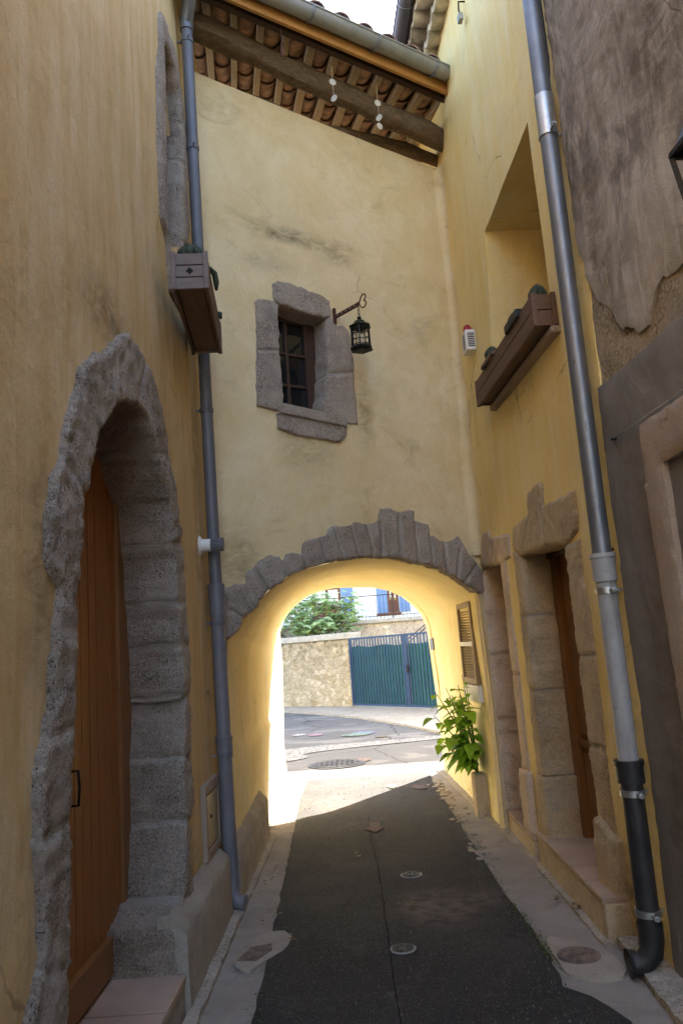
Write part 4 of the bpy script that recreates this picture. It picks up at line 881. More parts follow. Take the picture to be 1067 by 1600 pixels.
frm.build('window_frame', 'crepi', GH, smooth='auto')
b = MB(); b.pbox(PG, -.9, il + .2, 1.0, iz + .2, -.20, -.03); gw = b.build('window', 'glass', GH)
b = MB(); b.pbox(PG, il - .06, il - .015, 1.15, iz + .03, -.032, -.005); b.pbox(PG, -.74, -.69, 1.15, iz + .03, -.032, -.005); b.pbox(PG, (il - .76) / 2 - .03, (il - .76) / 2 + .03, 1.15, iz + .03, -.032, -.006); b.pbox(PG, -.69, il - .06, 1.15, 1.21, -.031, -.007); b.pbox(PG, -.69, il - .06, iz - .03, iz + .02, -.031, -.007); b.pbox(PG, -.69, il - .06, 1.70, 1.73, -.031, -.008); b.build('casement', 'dark_wood', gw)
wq = [(0.658, 2.503), (0.063, 2.519)]
wr = thing('taut_wire', 'thin taut wire on a small hook above the window of the grey render', 'wire', PG(*wq[0], .02))
MB().tube([PG(*wq[0], .0), PG(*wq[0], .035)], .008, 8).build('hook', 'iron', wr, smooth=True)
MB().tube([PG(*wq[0], .03), PG(*wq[1], .035), PG(wq[1][0] * 2 - wq[0][0], wq[1][1] * 2 - wq[0][1] + .02, .04)], .0035, 6).build('wire', 'steel', wr, smooth=True)

# ================================================================== DOWNPIPES
dp = thing('downpipe', 'slim grey downpipe running down the left wall behind the flower box to a short elbow', 'downpipe', (-.865, 5.2, 0), 'downpipes on the alley walls')
def lp(z): f = z / 6.3; return Vector((-.866 - .014 * f, 5.20 - .25 * f, z))
MB().tube([lp(2.05), lp(6.2)], .041, 20).build('upper_pipe', 'grey_pipe', dp, smooth='auto')
MB().tube([lp(.16), lp(2.0)], .046, 20).build('lower_pipe', 'mauve_pipe', dp, smooth='auto')
b = MB(); b.tube([lp(1.86), lp(2.06)], .054, 20); b.tube([lp(2.04), lp(2.07)], .058, 20); b.build('socket', 'mauve_pipe', dp, smooth='auto')
b = MB(); b.tube([lp(.98), lp(1.07)], .053, 20); b.tube([lp(1.06), lp(1.085)], .057, 20); b.build('socket', 'mauve_pipe', dp, smooth='auto')
b = MB(); e0_ = lp(.16); b.tube([lp(.22), lp(.14), e0_ + Vector((.012, -.005, -.06)), e0_ + Vector((.04, -.012, -.095)), e0_ + Vector((.085, -.02, -.10))], .049, 18); b.build('elbow', 'mauve_pipe', dp, smooth='auto')
for z in (.95, 1.80, 3.25, 5.20, 6.05):
    m = MB(); m.tube([lp(z) , lp(z + .028)], .052 if z < 2 else .047, 20); m.bar(lp(z + .014), lp(z + .014) + Vector((-.09, 0, 0)), .014, .014); m.tube([lp(z + .014) + Vector((.02, -.05, 0)), lp(z + .014) + Vector((.02, -.068, 0))], .007, 6); m.build('pipe_clip', 'grey_pipe', dp, smooth='auto')
b = MB(); b.tube([lp(6.15), lp(6.22), Vector((-.84, 4.88, 6.30)), Vector((-.80, 4.80, 6.40)), Vector((-.80, 4.78, 6.44))], .05, 16); b.build('swan_neck', 'zinc', dp, smooth='auto')
pp = [(0.319, 4.764), (0.371, 3.59), (0.457, 2.471), (0.478, 1.964), (0.414, 1.474), (0.337, 0.963), (0.343, 0.529), (0.359, 0.162)]
d2 = thing('downpipe', 'thick three-part downpipe at right: bright metal above, white plastic between, black iron below', 'downpipe', PR(pp[-1][0], 0, .075), 'downpipes on the alley walls')
pu0, pu1 = pp[0][0], pp[-1][0]
def rp(z):
    z0_, z1_ = pp[-1][1], pp[0][1]; f = (z - z0_) / (z1_ - z0_); return Vector(PR(pu1 + (pu0 - pu1) * f, z, .075))
zA, zB = pp[3][1], pp[5][1]
MB().tube([rp(zA - .02), rp(3.0), rp(7.2)], .047, 24).build('metal_pipe', 'zinc', d2, smooth='auto')
MB().tube([rp(zB - .05), rp(zA + .0)], .048, 24).build('plastic_pipe', 'pvc', d2, smooth='auto')
MB().tube([rp(.16), rp(zB)], .051, 24).build('iron_pipe', 'cast_iron', d2, smooth='auto')
b = MB(); b.tube([rp(zA - .14), rp(zA)], .058, 24); b.tube([rp(zA - .022), rp(zA)], .064, 24); b.build('socket', 'pvc', d2, smooth='auto')
b = MB(); b.tube([rp(zB - .10), rp(zB)], .064, 24); b.tube([rp(zB - .02), rp(zB + .005)], .07, 24); b.build('socket', 'cast_iron', d2, smooth='auto')
e1 = rp(.17); nn = PR.N(); tt = PR.T()
b = MB(); b.tube([rp(.24), e1, e1 + nn * .012 + Vector((0, 0, -.055)), e1 + nn * .05 + tt * .01 + Vector((0, 0, -.10)), e1 + nn * .10 + tt * .02 + Vector((0, 0, -.105))], .058, 20, caps=False); b.tube([e1 + nn * .095 + tt * .02 + Vector((0, 0, -.105)), e1 + nn * .115 + tt * .022 + Vector((0, 0, -.106))], [.058, .066], 20, caps=False); b.build('elbow', 'cast_iron', d2, smooth='auto')
MB().tube([rp(4.28), rp(4.52)], .0515, 24).build('sleeve', 'steel', d2, smooth='auto')
for z in (4.27, zA - .20, zB - .16, .27):
    m = MB(); rr_ = .054 if z > zB else .06
    m.tube([rp(z), rp(z + .03)], rr_, 24); m.bar(rp(z + .015), rp(z + .015) - nn * .09, .014, .014); m.tube([rp(z + .015) - tt * .05, rp(z + .015) - tt * .11], .008, 8); m.tube([rp(z + .015) - tt * .085, rp(z + .015) - tt * .10], .015, 6); m.build('pipe_clip', 'steel', d2, smooth='auto')
# power cable with its tension clamp
cq = [(0.334, 4.773), (0.44, 4.011), (0.457, 3.587), (0.446, 3.031), (0.441, 2.486), (0.432, 2.33), (0.4, 2.195), (0.402, 2.065), (0.448, 1.982)]
cb = thing('power_cable', 'black twisted power cable with tension clamp and hook hanging beside the right downpipe', 'cable', PR(*cq[-1], .03))
def cpt(i, w_=.03, du=0): return Vector(PR(cq[i][0] + du, cq[i][1], w_))
for s_ in (0, 1):
    path = []
    for i in range(5):
        for k in range(8):
            f = k / 8; a = cpt(i) * (1 - f) + cpt(i + 1) * f; ph = (i * 8 + k) * .9 + s_ * math.pi; path.append(a + nn * (.012 * math.cos(ph)) + tt * (.012 * math.sin(ph)))
    MB().tube([Vector(PR(cq[0][0], 7.1, .03))] + path, .011, 8).build('conductor', 'rubber', cb, smooth=True)
b = MB(); b.tube([cpt(5, .03), cpt(6, .05, -.03), cpt(7, .05, -.035), cpt(8, .04, -.01)], [.012, .018, .02, .01], 10); b.build('clamp', 'rubber', cb, smooth=True)
b = MB()
for f in (.0, .5, 1.0): p = cpt(5, .06, .0) * (1 - f) + cpt(7, .07, .0) * f; b.lathe(p, [(.013, -.01), (.013, .012), (.008, .016)], 10, nn)
b.tube([cpt(4, .04), cpt(5, .055, .01), cpt(6, .06, .01)], .007, 8)
b.build('clamp_bolt', 'steel', cb, smooth='auto')
hp = cpt(8); b = MB(); b.tube([hp - tt * .10 - nn * .02, hp - tt * .09 + nn * .02, hp - tt * .05 + nn * .03, hp + Vector((0, 0, -.02)) + nn * .03, hp + tt * .02 + nn * .03 + Vector((0, 0, .005)), hp + nn * .03 + Vector((0, 0, .035)), hp - tt * .02 + nn * .03 + Vector((0, 0, .02))], .008, 8); b.build('hook', 'rust', cb, smooth=True)

# ================================================================== FLOWER BOXES AND CACTI
def planter(name, base, ax, out, L, W, Hh, nplank, mats, label, hole, sloped=0.0, group='flower boxes under the windows'):
    base = Vector(base); ax = Vector(ax).normalized(); out = Vector(out); out = (out - ax * out.dot(ax)).normalized(); z = Vector((0, 0, 1))
    t = thing(name, label, 'flower box', base, group)
    def bx(m, a0, a1, o0, o1, z0, z1): m.box(base + ax * (a0 + a1) / 2 + out * (o0 + o1) / 2 + z * (z0 + z1) / 2, ax * (a1 - a0) / 2, out * (o1 - o0) / 2, z * (z1 - z0) / 2)
    h = Hh / nplank; th = .018
    for nm, mt, q in (('side_panel', mats[0], (0, L, W - th, W)), ('side_panel', mats[0], (0, L, 0, th)), ('end_panel', mats[1], (0, th, th, W - th)), ('end_panel', mats[1], (L - th, L, th, W - th))):
        m = MB()
        for k in range(nplank): bx(m, *q, k * h + .003, (k + 1) * h - .003)
        m.build(nm, mt, t, bevel=.002)
    for a0 in (-.012, L - .012):
        for o0 in (-.006, W - .022): m = MB(); bx(m, a0, a0 + .024, o0, o0 + .028, -.002, Hh + .004); m.build('corner_post', mats[1], t, bevel=.003)
    m = MB(); bx(m, .012, L - .012, .025, W - .025, .012, .028); 
    for o0 in (.002, W - .02): bx(m, 0, L, o0, o0 + .018, -.004, .012)
    m.build('base_panel', mats[0], t, bevel=.003)
    m = MB(); bx(m, .02, L - .02, .02, W - .02, Hh - .05, Hh - .025); m.build('soil', 'soil', t)
    if hole:
        m = MB(); c = base + out * W / 2 + z * Hh / 2 - ax * .0015; q = .022
        m.add([c + out * q, c + z * q, c - out * q, c - z * q], [(0, 1, 2, 3)]); m.build('diamond_shade_patch', 'dark_room', t)  # flat dark quad on the end panel, its colour stands for the hole's shade
    return t
A3 = Vector((-.838, 3.94, 3.60)); B3 = Vector((-.918, 4.86, 3.60))
planter('flower_box', A3, B3 - A3, (1, 0, 0), .94, .195, .215, 3, ('box_wood', 'box_grey'), 'weathered slatted wooden flower box with a dark diamond patch for a cut-out, hung high on the left wall', True)
ro = [(0.722, 3.375), (2.226, 3.314)]
A4 = Vector(PR(.72, 3.345, .008)); B4 = Vector(PR(2.20, 3.345, .004))
planter('flower_box', A4, B4 - A4, PR.N(), 1.50, .135, .20, 2, ('box_wood', 'box_wood'), 'long dark brown plank flower box under the deep window on the right wall', False)
b = MB(); b.pbox(PR, .70, 2.2, 3.295, 3.338, -.02, .055); tag(b.build('shelf', 'crepi', RH, bevel=.006), 'rough stone sill under the flower box')
def cactus(name, p, r, h, label, ribs=13, mat='cactus', lean=(0, 0)):
    pr = [(r * .55, 0)] + [(r * math.sin(math.pi * (.2 + .78 * k / 9)) ** .8, h * (k + .6) / 10) for k in range(10)] + [(.004, h)]
    m = MB(); m.lathe(p, pr, ribs * 4, (lean[0], lean[1], 1), .10, ribs)
    ax = Vector((lean[0], lean[1], 1)).normalized(); x = ax.orthogonal().normalized(); y = ax.cross(x)
    for k in range(ribs):
        a = 2 * math.pi * k / ribs
        for q in range(2, 10):
            rr_, hh = pr[q]; rr_ *= 1.10; c = Vector(p) + ax * hh + (x * math.cos(a) + y * math.sin(a)) * rr_; o = (c - Vector(p) - ax * h * .4).normalized()
            for s_ in (-1, 0, 1):
                d_ = (o + (x * math.sin(a) - y * math.cos(a)) * s_ * .7 + ax * s_ * .3).normalized() * r * .22; e = d_.orthogonal().normalized() * .0012
                m.add([c - e, c + e, c + d_], [(0, 1, 2)])
    o = m.build(name, mat, None, smooth=True, origin=p); tag(o, label, 'cactus', 'cacti growing in the flower boxes'); return o
ax3 = (B3 - A3).normalized(); ox = Vector((1, .05, 0)).normalized()
cactus('cactus', A3 + ax3 * .10 + ox * .10 + Vector((0, 0, .195)), .075, .125, 'round dark green ribbed cactus at the near end of the left flower box')
cactus('cactus', A3 + ax3 * .17 + ox * .150 + Vector((0, 0, .195)), .04, .085, 'small round cactus just behind the larger one in the left flower box', 9)
m = MB(); p0 = A3 + ax3 * .2 + ox * .15 + Vector((0, 0, .18))
m.tube([p0, p0 + Vector((.015, .02, .045)), p0 + Vector((.04, .03, .055)), p0 + Vector((.064, .05, .03)), p0 + Vector((.07, .06, -.02)), p0 + Vector((.068, .07, -.065))], [.013, .016, .017, .017, .016, .008], 14, rough=.5)
tag(m.build('trailing_cactus', 'cactus', None, smooth=True, origin=p0), 'thin trailing cactus stem drooping over the edge of the left flower box', 'cactus', 'cacti growing in the flower boxes')
m = MB(); p0 = A3 + ax3 * .80 + ox * .17 + Vector((0, 0, .18)); m.tube([p0, p0 + Vector((.015, 0, .04)), p0 + Vector((.035, 0, .035)), p0 + Vector((.042, 0, .0))], [.014, .018, .018, .010], 12, rough=.5)
tag(m.build('trailing_cactus', 'cactus', None, smooth=True, origin=p0), 'stubby trailing cactus stem at the far end of the left flower box', 'cactus', 'cacti growing in the flower boxes')
rx = (B4 - A4).normalized()
cactus('cactus', A4 + rx * .06 + PR.N() * .075 + Vector((0, 0, .17)), .05, .12, 'round dark green cactus at the near end of the right flower box beside the pipe', 12)
cactus('cactus', A4 + rx * .42 + PR.N() * .11 + Vector((0, 0, .17)), .045, .115, 'small rough cactus in a black pot midway along the right flower box', 11)
cactus('cactus', A4 + rx * 1.02 + PR.N() * .115 + Vector((0, 0, .19)), .05, .105, 'round ribbed grey-green cactus at the far end of the right flower box', 14)
def bowl(name, p, r, h, mat, label):
    o = MB().lathe(p, [(r * .7, 0), (r, h), (r * .93, h), (r * .62, .012)], 24).build(name, mat, None, smooth='auto', origin=p); tag(o, label, 'plant pot'); return o
m = MB(); c = A4 + rx * .40 + PR.N() * .105 + Vector((0, 0, .205)); m.box(c, rx * .14, PR.N() * .05, (0, 0, .028)); tag(m.build('plant_pot', 'rubber', None, bevel=.006, origin=c), 'black rectangular plastic pot rim standing in the right flower box', 'plant pot')
m = MB(); c = A4 + rx * 1.05 + PR.N() * .105 + Vector((0, 0, .200)); m.box(c, rx * .16, PR.N() * .055, (0, 0, .014)); tag(m.build('plant_pot', 'terracotta', None, bevel=.005, origin=c), 'shallow brown plastic tray with a cactus at the far end of the right flower box', 'plant pot')

# ================================================================== LANTERN ON ITS BRACKET
hk = [(1.176, 4.284)][0]; NV = PC.N(); TV = PC.T(); Zv = Vector((0, 0, 1))
h0 = Vector(PC(hk[0], hk[1], .02)); tip = h0 + NV * .36 + Zv * (-.035)
br = thing('lantern_bracket', 'rusty riveted iron bracket with a heart-shaped loop beside the small upper window', 'bracket', h0)
b = MB(); b.bar(h0, tip, .012, .034); b.build('arm', 'rust', br, bevel=.003)
b = MB(); b.box(h0 - NV * .005, TV * .014, NV * .012, Zv * .06); b.lathe(h0 + Zv * .06, [(.014, 0), (.016, .012), (.004, .024)], 10); b.build('wall_plate', 'rust', br, bevel=.004)
b = MB()
for k in range(5): b.lathe(h0 + (tip - h0) * (.15 + .17 * k) + TV * .007 * -1, [(.006, -.003), (.006, .001), (.003, .004)], 8, -TV)
b.build('rivet', 'steel', br)
b = MB()
for sg in (1, -1): b.tube([tip + Zv * sg * .008] + [tip + NV * (.055 + .034 * math.cos(a)) + Zv * sg * (.028 + .026 * math.sin(a)) for a in (2.6, 2.0, 1.3, .6, 0, -.6, -1.1)] + [tip + NV * .062 + Zv * sg * .002], .0055, 8)
b.build('heart_loop', 'rust', br, smooth=True)
lc = h0 + (tip - h0) * .95 - Zv * .02
ln = thing('lantern', 'small black six-sided lantern with a candle hanging from the iron bracket', 'lantern', lc - Zv * .33, None)
b = MB()
for k in range(3): 
    cc_ = lc - Zv * (.012 + .032 * k); xx = TV if k % 2 else NV
    b.tube([cc_ + xx * .008 * math.cos(a) + Zv * .02 * math.sin(a) for a in [2 * math.pi * q / 10 for q in range(11)]], .0025, 6)
b.build('chain', 'iron', ln, smooth=True)
def hexring(r, z, rot=.2): return [lc + TV * r * math.cos(rot + k * math.pi / 3) + NV * r * math.sin(rot + k * math.pi / 3) - Zv * z for k in range(6)]
def hexloft(prof):
    m = MB(); vs = []
    for r, z in prof: vs += hexring(r, z)
    fs = [(i * 6 + k, i * 6 + (k + 1) % 6, (i + 1) * 6 + (k + 1) % 6, (i + 1) * 6 + k) for i in range(len(prof) - 1) for k in range(6)]
    fs += [tuple(range(6))[::-1], tuple((len(prof) - 1) * 6 + k for k in range(6))]; m.add(vs, [f[::-1] for f in fs]); return m
hexloft([(.012, .085), (.02, .095), (.012, .108), (.035, .12), (.055, .145), (.092, .168), (.092, .174), (.07, .178)]).build('roof', 'iron', ln)
hexloft([(.07, .33), (.078, .335), (.095, .352), (.095, .36), (.06, .372)]).build('base', 'iron', ln)
b = MB(); ta, tb = hexring(.075, .176), hexring(.078, .335)
for k in range(6):
    b.bar(ta[k], tb[k], .009, .009)
    k2 = (k + 1) % 6; b.bar((ta[k] + ta[k2]) / 2, (tb[k] + tb[k2]) / 2, .004, .004)
    for f in (.08, .38, .70, .94): b.bar(ta[k] * (1 - f) + tb[k] * f, ta[k2] * (1 - f) + tb[k2] * f, .004, .005)
    for f in (.14, .22): b.bar(ta[k] * (1 - f) + tb[k] * f, (ta[k2] * (1 - f) + tb[k2] * f + ta[k] * (1 - f) + tb[k] * f) / 2 + Zv * .012, .003, .004)
b.build('cage', 'iron', ln)
MB().lathe(lc - Zv * .335, [(.032, 0), (.032, .085), (.028, .092), (.01, .086)], 18).build('candle', 'candle', ln, smooth='auto')

# ================================================================== ALARM, HOOKS, DISC STRINGS, WALL LAMP
aq = [(2.913, 4.167), (2.431, 3.965), (2.619, 4.181), (2.727, 3.951)]
au = (aq[0][0] + aq[1][0]) / 2; az = 4.0
ac = [(2.654, 4.053)][0]
al = thing('alarm_box', 'white slotted alarm siren box with a red cap on the right wall', 'alarm box', PR(ac[0], ac[1], 0))
b = MB(); b.pbox(PR, ac[0] - .075, ac[0] + .075, ac[1] - .10, ac[1] + .08, 0, .09); b.build('housing', 'white_plastic', al, bevel=.008)
b = MB()
for k in range(8):
    z = ac[1] + .045 - k * .016; b.pbox(PR, ac[0] - .03, ac[0] + .03, z, z + .007, .09, .0915)
    b.box(PR(ac[0] - .0755, z, .045), PR.T() * .0012, PR.N() * .028, (0, 0, .0045)); b.box(PR(ac[0] + .0755, z, .045), PR.T() * .0012, PR.N() * .028, (0, 0, .0045))
b.build('slot', 'dark_room', al)  # strips laid on the housing, dark colour stands for shade in the slots
MB().lathe(PR(ac[0], ac[1] + .08, .05), [(.036, 0), (.036, .022), (.030, .05), (.014, .068), (.003, .072)], 20).build('beacon', 'red_plastic', al, smooth='auto')
hq = [(1.828, 6.451)][0]; hv = Vector(PR(*hq, 0))
wk = thing('wall_hook', 'small metal cable clamp hanging from a hook high on the yellow right wall', 'hook', hv)
b = MB(); b.tube([hv + Zv * .12, hv + Zv * .12 + nn * .05, hv + nn * .055 + Zv * .05, hv + nn * .05], .007, 8); b.build('hook', 'iron', wk, smooth=True)
b = MB(); b.box(hv + nn * .05 - Zv * .03, tt * .03, nn * .018, Zv * .03); b.build('clamp', 'zinc_dull', wk, bevel=.004)
def discs(px_u, w_, zs_, label):
    t = thing('disc_string', label, 'hanging ornament', PC(px_u, zs_[0], w_), 'strings of discs hanging from the eave beam')
    MB().tube([PC(px_u, 6.30, w_), PC(px_u, zs_[-1], w_)], .0015, 6).build('cord', 'candle', t)
    for i, z in enumerate(zs_):
        m = MB(); d_ = (NV * math.cos(i * 1.1 - .2) + TV * math.sin(i * 1.1 - .2)).normalized(); c = Vector(PC(px_u, z, w_)); m.lathe(c - d_ * .002, [(.028, 0), (.03, .002), (.028, .004)], 20, d_); m.build('disc', 'disc', t, smooth='auto')
discs(1.06, .42, (6.15, 6.08, 6.00), 'short string of pale round discs hanging under the middle of the eave beam')
discs(1.51, .42, (6.12, 6.05, 5.98, 5.90), 'longer string of pale round discs hanging under the right half of the eave beam')
m = MB(); c = Vector(PC(.55, 6.36, .5)); m.tube([c, c - Zv * .10, c - Zv * .15 + NV * .02], .004, 6); m.lathe(c - Zv * .24, [(.004, 0), (.016, .03), (.012, .09), (.004, .10)], 10)
tag(m.build('eave_ornament', 'rust', None, smooth='auto', origin=c), 'small dark ornament dangling from the eave near the left downpipe', 'hanging ornament')
wlq = [(-0.481, 3.188)][0]; wlz = wlq[1]; wu = wlq[0] + .10
wc = Vector(PG(wu - .10, wlz, .14)); gn = PG.N(); gt_ = PG.T()
wlm = thing('wall_lamp', 'black framed wall lamp cut by the right edge above the peeling plaster', 'lamp', PG(wu - .1, wlz, 0))
b = MB()
ca, cb_ = [wc + gt_ * .085 * math.cos(k * math.pi / 2 + .785) + gn * .085 * math.sin(k * math.pi / 2 + .785) + Zv * .09 for k in range(4)], [wc + gt_ * .06 * math.cos(k * math.pi / 2 + .785) + gn * .06 * math.sin(k * math.pi / 2 + .785) - Zv * .10 for k in range(4)]
for k in range(4): b.bar(ca[k], cb_[k], .018, .018); b.bar(ca[k], ca[(k + 1) % 4], .02, .02); b.bar(cb_[k], cb_[(k + 1) % 4], .018, .018)
b.build('frame', 'iron', wlm)
b = MB(); vs = ca + [wc + Zv * .24]; b.add(vs, [(0, 1, 4), (1, 2, 4), (2, 3, 4), (3, 0, 4)]); b.build('lamp_roof', 'iron', wlm)
b = MB(); b.tube([wc + Zv * .24, wc + Zv * .30 - gn * .05, wc + Zv * .26 - gn * .15], .012, 8); b.build('arm', 'iron', wlm, smooth=True)

# ================================================================== LOUVRED SHUTTER AND PLANT IN THE PASSAGE
sq = [(4.44, 1.937), (3.836, 1.722), (3.88, 1.159), (4.432, 1.166)]
su0, su1, sz0, sz1 = sq[1][0] - .16, sq[0][0] - .16, 1.17, 1.93
sh = thing('shutter', 'tall louvred wooden shutter with a white middle rail inside the passage', 'shutter', PR((su0 + su1) / 2, sz0, .01))
SW = .022
b = MB()
for a in (su0, su1 - .045): b.pbox(PR, a, a + .045, sz0, sz1, SW - .03, SW + .03)
for a in (sz0, sz1 - .05): b.pbox(PR, su0 + .045, su1 - .045, a, a + .05, SW - .028, SW + .028)
b.build('frame', 'shutter_wood', sh, bevel=.003)
b = MB(); z = sz0 + .06
while z < sz1 - .06:
    c = Vector(PR((su0 + su1) / 2, z, SW)); b.box(c, tt * ((su1 - su0) / 2 - .046), (nn * .7 + Zv * -.55).normalized() * .020, (nn * .55 + Zv * .7).normalized() * .003); z += .027
b.build('louvre', 'shutter_wood', sh)
b = MB(); b.pbox(PR, su0 + .03, su1 - .03, (sz0 + sz1) / 2 - .03, (sz0 + sz1) / 2 + .01, SW - .01, SW + .034); b.build('middle_rail', 'white_plastic', sh)
b = MB(); b.pbox(PR, su0 - .02, su1 + .02, sz0 - .16, sz0 - .01, .0, .05); b.tube([PR(su1 + .05, sz0 - .02, .03), PR(su1 + .03, sz0 - .08, .05), PR(su1 + .02, sz0 - .17, .05)], .006, 6); b.build('sill', 'white_render', sh, bevel=.006)
sg_ = [(1.091, 1.469)][0]
b = MB(); sgq = [(6.031, 1.476)][0]; b.pbox(PR, 6.05, 6.25, 1.48, 1.62, .01, .03); tag(b.build('wall_plate', 'zinc', None, origin=PR(6.15, 1.55, .02)), 'small grey metal plate on the passage wall beside the street opening', 'plate')
ppos = [(1.269, 8.016)][0]
pp0 = Vector((1.085, 7.38, 0))
b = MB(); b.box(pp0 + Zv * .17, (.065, 0, 0), (0, .10, 0), (0, 0, .20)); tag(b.build('stone_post', 'warm_stone', None, bevel=.02, origin=pp0), 'short pale stone block against the passage wall below the leafy plant', 'stone block')
def leaf(m, p, d, up, L, Wd, lob=None, droop=.35, seed=0):
    d = Vector(d).normalized(); x = d.cross(Vector(up)).normalized(); u = x.cross(d).normalized(); b = len(m.v)
    prof = lob or [(0, .05), (.12, .62), (.3, .98), (.5, .9), (.7, .62), (.87, .28), (1, .0)]
    for f, wv in prof:
        c = Vector(p) + d * L * f - Vector((0, 0, 1)) * droop * L * f * f; q = x * Wd * wv * .5
        m.v += [tuple(c - q + u * Wd * .12 * wv), tuple(c), tuple(c + q + u * Wd * .12 * wv)]
    for i in range(len(prof) - 1):
        a = b + i * 3; m.f += [(a, a + 1, a + 4, a + 3), (a + 1, a + 2, a + 5, a + 4)]
    m.a.setdefault('rnd', []); m.a['rnd'] += [random.random()] * (len(m.v) - b)
pl = thing('leafy_plant', 'bright green broad-leaved plant growing out of the base of the passage wall', 'plant', pp0 + Zv * .37)
rp_ = random.Random(11); stems = MB(); lv = MB(); lv.a = {'rnd': []}
base = pp0 + Vector((-.01, .0, .36))
for s_ in range(16):
    hgt = rp_.uniform(.30, .82) if s_ > 2 else (.90, .82, .72)[s_]; dx = -rp_.uniform(.04, .46) * (1.15 - hgt * .6); dy = rp_.uniform(-.25, .20)
    if s_ == 0: dx, dy = -.06, .0
    pts = [base + Vector((dx * f ** 1.4, dy * f, hgt * f)) for f in (0, .25, .5, .75, 1)]; stems.tube(pts, [.008, .007, .006, .005, .003], 6)
    for k in range(11):
        f = .16 + .84 * (k + rp_.random() * .5) / 11; i = min(3, int(f * 4)); q = f * 4 - i; p = pts[i] * (1 - q) + pts[i + 1] * q; a = k * 2.4 + s_
        d = Vector((math.cos(a) - .25, math.sin(a), rp_.uniform(-.15, .4)))
        if p.x + d.x * .1 > 1.08: d.x = -abs(d.x)
        L = rp_.choice((.06, .10, .14, .17, .20)) * rp_.uniform(.85, 1.1) * (1.1 - .3 * f); leaf(lv, p + d.normalized() * .03, d, (0, 0, 1), L, L * .78, droop=rp_.uniform(.3, .8))
stems.build('stem', 'stemgreen', pl, smooth=True)
lv.build('foliage', 'leaf', pl, smooth=True)

# ================================================================== BEYOND THE ARCH
wt = [(0.175, 1.952), (2.865, 1.892)]; wtl = [(0.156, 1.736)]
WL = math.hypot(2.04, 1.86)
sw = thing('stone_wall', 'low rubble stone wall with a flat coping across the street, left of the blue gate', 'wall', PW(1.0, 0, -.2))
slab(PW, [(-7, -.1), (WL, -.1), (WL, 1.80), (-7, 1.80)], (), -.45, 0, .12, 0, .03, .05, .035, 3.5, seed=51, soft=True).build('masonry', 'rubble_wall', sw, smooth=True)
b = MB(); b.pbox(PW, -7, WL + .02, 1.795, 1.96, -.5, .05); b.build('coping', 'slab', sw, bevel=.025)
# gate
GL = math.hypot(1.91, 2.66); gh0, gh1 = .08, 1.80
gm = [(2.321, 1.652)][0][0]
gate = thing('metal_gate', 'blue barred double gate backed with green shade cloth across the street', 'gate', PS(gm, 0, 0))
def leaf_gate(u0, u1):
    f = MB()
    for a in (u0, u1 - .05): f.pbox(PS, a, a + .05, gh0, gh1, -.025, .025)
    for a in (gh0, gh1 - .045): f.pbox(PS, u0 + .05, u1 - .05, a, a + .045, -.022, .022)
    lf = f.build('gate_leaf', 'blue_paint', gate, bevel=.004)
    n = max(3, int(round((u1 - u0 - .1) / .115))); proto = None
    for k in range(n):
        u = u0 + .05 + (u1 - u0 - .1) * (k + .5) / n
        if proto is None:
            m = MB(); m.pbox(PS, u - .014, u + .014, gh0 + .046, gh1 - .046, -.012, .012); proto = m.build('bar', 'blue_paint', lf); pu = u
        else:
            o = proto.copy(); C.objects.link(o); o.location = Vector(o.location) + PS.T() * (u - pu)
    m = MB(); nx = 14; vs = []
    for i in range(nx + 1):
        u = u0 + .05 + (u1 - u0 - .1) * i / nx
        for z, zz in ((gh0 + .03, 0), (.9, 1), (1.30, 1), (gh1 - .235 + .02 * math.sin(i * .9 + u0), 2)): vs.append(PS(u, z, -.04 - .014 * math.sin(i * 1.3 + zz)))
    m.add(vs, [(i * 4 + j, (i + 1) * 4 + j, (i + 1) * 4 + j + 1, i * 4 + j + 1) for i in range(nx) for j in range(3)]); m.build('shade_cloth', 'mesh_green', lf, smooth=True)
    return lf
leaf_gate(.02, gm - .01)
lf2 = leaf_gate(gm + .01, gm + 2.1)
b = MB(); b.pbox(PS, gm + .02, gm + .10, .88, 1.05, .02, .05); b.bar(PS(gm + .06, .98, .06), PS(gm + .17, .98, .075), .02, .02); b.build('handle', 'iron', lf2)
cp = Vector(PS(1.75, 0, -1.6)); 
b = MB(); b.box((.98, 20.9, 1.0), (.055, 0, 0), (0, .07, 0), (0, 0, 1.0)); pst = b.build('concrete_post', 'slab', None, bevel=.01, origin=(.98, 20.9, 0)); tag(pst, 'pale square concrete post with a cap standing behind the blue gate', 'post')
b = MB(); b.box((.98, 20.9, 2.02), (.10, 0, 0), (0, .10, 0), (0, 0, .04)); b.build('cap', 'slab', pst, bevel=.01)
# terrace
sb = [(0.269, 2.246), (2.212, 2.222)]; stp = [(0.278, 2.373), (2.223, 2.349)]
zb = sum(p[1] for p in sb) / 2; zt = sum(p[1] for p in stp) / 2
tw = thing('terrace', 'pale coursed stone terrace wall topped by a concrete slab below the white house', 'terrace', (0, 24.2, 0))
slab(PT, [(-9, -.1), (9, -.1), (9, zb), (-9, zb)], (), -2.4, 0, .3, 0, 0, .02, .02, 2.5, [((-9, .5 + .42 * k), (9, .5 + .42 * k)) for k in range(5)] , .03, .02, 61, soft=False).build('retaining_wall', 'pale_wall_stone', tw, smooth='auto')
b = MB(); b.pbox(PT, -9, 9, zb + .002, zt, -2.1, .10); b.build('slab', 'slab', tw, bevel=.02)
rt = [(0.335, 3.111), (1.631, 3.085)]; rtz = sum(p[1] for p in rt) / 2
rl = thing('terrace_railing', 'thin dark metal railing along the terrace edge in front of the white house', 'railing', (0, 23.97, zt))
